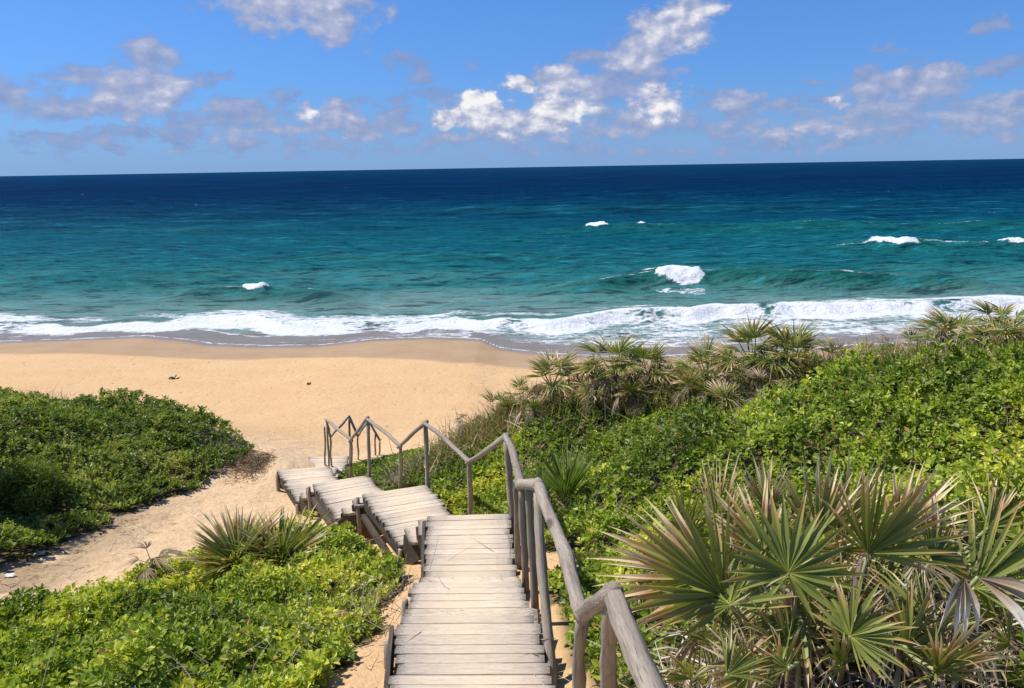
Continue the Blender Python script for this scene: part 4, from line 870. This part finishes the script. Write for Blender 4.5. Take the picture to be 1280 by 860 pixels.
def palm(label, px, py, depth, scale, kind='green', nf=11, nd=5, lean=(0, 0), rise=0.3, group='fan palms along the dune ridge', low=.15, spreadel=1.35, seed=None, hubh=None):
    """crown centre at the given pixel and distance; stands on the ground below"""
    rg = random.Random(seed if seed is not None else int(px*7+py))
    tgt = .42*scale+.18; best = None
    for q in np.linspace(depth*.72, depth*1.3, 60):
        c = PD(px, py, q); g = float(ground(np.array([c[0]]), np.array([c[1]]))[0]); e_ = abs(c[2]-g-tgt)+.02*abs(q-depth)
        if best is None or e_ < best[0]: best = (e_, q)
    if hubh is None: depth = best[1]
    c = PD(px, py, depth); g = float(ground(np.array([c[0]]), np.array([c[1]]))[0])
    t = thing('fan_palm', label, 'palm', (c[0], c[1], g), group)
    hz = max(.05, c[2]-g) if hubh is None else hubh
    mb = MB(); mb.tube([(0, 0, -.1), (lean[0]*.5, lean[1]*.5, hz*.5), (lean[0], lean[1], hz)], [.06*scale, .05*scale, .045*scale], 7, .4, [0, .1, .2]); link('trunk', mb.mesh('trunk', M_TWIG), t)
    sets = {'green': FG, 'short': FGS, 'yellow': FY, 'dead': FD, 'mix': FG}[kind]
    for i in range(nf+nd):
        dead = i >= nf
        src = rg.choice(FD if dead else sets); o = bpy.data.objects.new('dead_frond' if dead or kind == 'dead' else 'frond', src); COL.objects.link(o); o.parent = t
        a = i*2.4+rg.uniform(-.3, .3)
        e = rg.uniform(low, spreadel) if not dead else rg.uniform(-.9, .15)
        s = scale*rg.uniform(.75, 1.1)
        d = Vector((math.cos(a)*math.cos(e), math.sin(a)*math.cos(e), math.sin(e)))
        nrm = Vector((-math.cos(a)*math.sin(e), -math.sin(a)*math.sin(e), math.cos(e)))   # upper face
        x = nrm.cross(d)*-1; mt = Matrix((x, -nrm, d)).transposed().to_3x3()
        if mt.determinant() < 0: mt = Matrix((-x, -nrm, d)).transposed().to_3x3()
        mt = mt.to_4x4() @ Matrix.Rotation(rg.uniform(-.5, .5), 4, 'Z')
        mt = mt @ Matrix.Scale(s, 4); mt.translation = Vector((lean[0], lean[1], hz)); o.matrix_basis = mt
    return t
# beside the lower landings and along the ridge, left to right
palm('small stiff-bladed palm at the sandy edge left of the brown-tipped one', 636, 512, 12.4, .55, 'short', 8, 5)
palm('spiky short palm squeezed below the brown-skirted one', 668, 512, 11.8, .5, 'short', 8, 5)
palm('stiff spiky palm on the slope below the star-shaped one', 790, 492, 10.4, .55, 'short', 8, 6)
palm('spiky olive palm just left of the reddish-brown one', 862, 484, 10.2, .6, 'short', 9, 6)
palm('stiff palm at the right foot of the tallest cluster', 1012, 470, 9.7, .5, 'short', 8, 5)
palm('shaggy palm on the left slope of the right hand thicket, beside the withered plume', 1135, 442, 9.6, .52, 'mix', 8, 9)
palm('shaggy tan palm behind the leafy green one in the right hand thicket', 1178, 426, 9.6, .56, 'mix', 8, 9)
palm('bushy green palm near the top of the right hand thicket, left of the highest', 1248, 412, 9.4, .56, 'green', 10, 8)
palm('low shaggy palm filling the dip between the tall cluster and the dry grass', 1050, 455, 9.8, .55, 'mix', 8, 9)
palm('shaggy brown palm behind the tall cluster where the wet sand shows', 1082, 448, 10.0, .5, 'dead', 8, 6)
palm('spiky palm at the left foot of the right hand thicket', 1140, 450, 9.2, .5, 'short', 8, 6)
palm('stiff olive palm between the two highest of the right hand thicket', 1262, 428, 9.0, .55, 'short', 9, 6)
palm('greyish fan palm at the far left end of the ridge, above the handrail', 585, 530, 13.6, .55, 'dead', 8, 5)
palm('grey-brown fan palm second from the left end of the ridge', 618, 516, 13.2, .62, 'mix', 6, 7)
palm('low brown-tipped fan palm where the ridge meets the beach sand', 655, 500, 12.8, .62, 'green', 9, 6)
palm('short-trunked palm with drooping brown skirt near the left end of the ridge', 690, 484, 12.2, .85, 'green', 10, 8)
palm('dull green palm just behind the brown-skirted one', 725, 478, 12.6, .6, 'mix', 8, 6)
palm('broad star-shaped green palm at the middle of the ridge, against the wet sand', 768, 468, 11.6, .94, 'green', 13, 6)
palm('small green palm leaning out below the star-shaped one', 745, 492, 10.9, .55, 'green', 9, 5)
palm('bright green palm just right of the star-shaped one', 810, 470, 11.4, .78, 'green', 12, 5)
palm('brownish low palm between two green ones at the middle of the ridge', 842, 470, 11.2, .55, 'mix', 7, 8)
palm('palm with dark blades near the ridge top, left of the tallest cluster', 885, 474, 10.6, .72, 'green', 10, 8)
palm('pale young palm in front of the tall cluster', 905, 500, 9.6, .55, 'short', 8, 4)
palm('tall dark wide-fanned palm at the top of the ridge, rising in front of the surf', 942, 456, 10.2, .98, 'green', 14, 8)
palm('reddish-brown palm to the left of the tall dark one', 915, 462, 10.4, .6, 'mix', 6, 9)
palm('rounded palm adjoining the tall dark one on its right', 990, 458, 10.0, .82, 'green', 12, 7)
palm('low brown palm at the foot of the tall cluster', 950, 485, 9.6, .5, 'dead', 7, 6)
palm('withered wind-bent palm standing against the surf right of the dry grass', 1112, 440, 9.9, .52, 'dead', 7, 6)
palm('withered palm with drooping plume tops, left of the right hand thicket', 1158, 428, 9.4, .62, 'dead', 9, 5)
palm('leafy green palm in the middle of the right hand thicket', 1195, 436, 9.0, .78, 'green', 10, 6)
palm('star-shaped palm low in the right hand thicket', 1243, 436, 8.8, .7, 'green', 12, 5)
palm('tan palm at the top of the right hand thicket', 1222, 424, 9.4, .58, 'mix', 9, 7)
palm('palm at the right edge of the picture, highest of the thicket', 1278, 416, 9.2, .68, 'green', 10, 7)
palm('yellow-green palm shoot standing alone in the leafy slope behind the handrail', 708, 615, 9.0, 1.0, 'yellow', 14, 1, group='young palms in the leafy slope', low=1.0, spreadel=1.5, hubh=.28)
palm('smaller thin-bladed palm shoot just left of the yellow-green one', 676, 606, 9.4, .75, 'yellow', 9, 1, group='young palms in the leafy slope', low=.9, spreadel=1.5, hubh=.28)
palm('pale palm frond cluster in the green slope below the ridge', 880, 492, 10.0, .45, 'short', 6, 3, group='young palms in the leafy slope')
palm('olive green palm with stiff upright blades between the path and the steps', 296, 686, 9.2, 1.3, 'short', 17, 3, group='palms beside the sandy path', low=.55, spreadel=1.4, hubh=.30)
palm('brown-tipped palm just right of the olive green one beside the path', 350, 684, 9.2, 1.25, 'short', 15, 3, group='palms beside the sandy path', low=.6, spreadel=1.45, hubh=.28)
palm('withered brown palm left of the olive green one, sunk in the shrubs', 190, 705, 9.2, .6, 'dead', 6, 3, group='palms beside the sandy path', low=.1, spreadel=.9)

# ------------------------------------------------------------------ shrub at the left edge whose shade falls on the knoll's foot
def bush(name, label, loc, r, n, size, mat, seed, stems=7, h=None):
    rg = np.random.default_rng(seed); t = thing(name, label, 'shrub', loc); h = h or r*1.2
    cen = rg.normal(0, 1, (14, 3)); cen /= np.linalg.norm(cen, axis=1)[:, None]; cen *= rg.uniform(.3, .75, (14, 1)); cen[:, 2] = np.abs(cen[:, 2])
    k = rg.integers(0, 14, n); d = rg.normal(0, 1, (n, 3)); d /= np.linalg.norm(d, axis=1)[:, None]
    p = cen[k]*[r, r, h]+d*(rg.random((n, 1))**.4)*[r*.42, r*.42, h*.36]; p[:, 2] += .35*h; p[:, 2] = np.maximum(p[:, 2], .05)
    dr = rg.normal(0, 1, (n, 3)); dr[:, 2] += .5; dr /= np.linalg.norm(dr, axis=1)[:, None]
    s_ = np.cross(dr, rg.normal(0, 1, (n, 3))); s_ /= np.linalg.norm(s_, axis=1)[:, None]; L = size*rg.uniform(.6, 1.3, (n, 1))
    V = np.stack([p, p+dr*L*.5+s_*L*.2, p+dr*L, p+dr*L*.5-s_*L*.2], 1).reshape(-1, 3); o = (np.arange(n)*4)[:, None]
    me = mesh_np('foliage', V, np.concatenate([o+[0, 1, 2], o+[0, 2, 3]], 0), [mat], False, {'t': np.repeat(np.clip(rg.normal(.62, .15, n), 0, .93), 4)})
    link('foliage', me, t)
    for i in range(stems):
        c = cen[i]*[r, r, h]; mb = MB(); mb.tube([(0, 0, -.1), tuple(c*.4+[0, 0, .25*h]), tuple(c+[0, 0, .35*h])], [.03, .02, .01], 5, .2, [.3, .4, .5]); link('stem', mb.mesh('stem', M_TWIG, True), t)
    return t
def on_ground(x, y): return (x, y, float(ground(np.array([x]), np.array([y]))[0]))
bush('leafy_shrub', 'fluffy lighter green shrub at the left edge of the picture above the shaded hollow', on_ground(-7.75, 11.7), .62, 15000, .06, M_LEAFD, 3, h=.75)
bush('leafy_shrub', 'tall dense green shrub just outside the left edge that shades the hollow', on_ground(-9.9, 11.2), 1.5, 26000, .09, M_LEAFD, 4, h=3.3)

# ------------------------------------------------------------------ small things on the sand
def driftwood(name, label, px, py, z, L, r, a):
    p = PZ(px, py, z); g = float(ground(np.array([p[0]]), np.array([p[1]]))[0]); t = thing(name, label, 'driftwood', (p[0], p[1], g))
    mb = MB(); pts = [(L*(k/6-.5)*math.cos(a), L*(k/6-.5)*math.sin(a), r*.7+.05*math.sin(k*1.3)) for k in range(7)]
    mb.tube(pts, [r*.5, r, r*1.2, r, r*.9, r*.6, r*.2], 7, .3, [0]*7); link('branch', mb.mesh('branch', M_TWIG, True), t)
    mb = MB(); mb.tube([(0, 0, r), (.12*L, .1*L, r+.22*L), (.2*L, .12*L, r+.3*L)], [r*.6, r*.4, r*.1], 6, .2, [0]*3); link('side_branch', mb.mesh('side_branch', M_TWIG, True), t)
driftwood('driftwood', 'small dark piece of driftwood alone on the open beach', 217, 463, 1.1, .42, .04, .3)
driftwood('driftwood', 'tiny dark stick on the beach sand above the knoll', 386, 474, 1.1, .22, .03, 1.0)
def litter(label, px, py, z, s, seed):
    rg = random.Random(seed); p = PZ(px, py, z); g = float(ground(np.array([p[0]]), np.array([p[1]]))[0])
    vs = []; fs = []
    for j in range(4):
        for i in range(5): vs.append(((i-2)*s*.3+rg.uniform(-.08, .08)*s, (j-1.5)*s*.3+rg.uniform(-.08, .08)*s, rg.uniform(.0, .22)*s+.01))
    for j in range(3):
        for i in range(4): a = j*5+i; fs.append((a, a+1, a+6, a+5))
    mb = MB(); mb.add(vs, fs, [1]*20); o = link('bleached_scrap', mb.mesh('bleached_scrap', M_SCRAP), None, loc=(p[0], p[1], g), label=label, category='litter')
M_SCRAP, t_, o_ = newmat('bleached_scrap'); t_.set(o_, 0, t_.new('ShaderNodeBsdfPrincipled', {'Base Color': (.62, .60, .56, 1), 'Roughness': .7}).outputs[0])
litter('pale crumpled scrap on the path, the upper and larger one near the knoll', 52, 696, 3.15, .12, 1)
litter('pale crumpled scrap at the left edge of the path, below the other', 12, 722, 3.3, .10, 2)
print('planks', cnt)
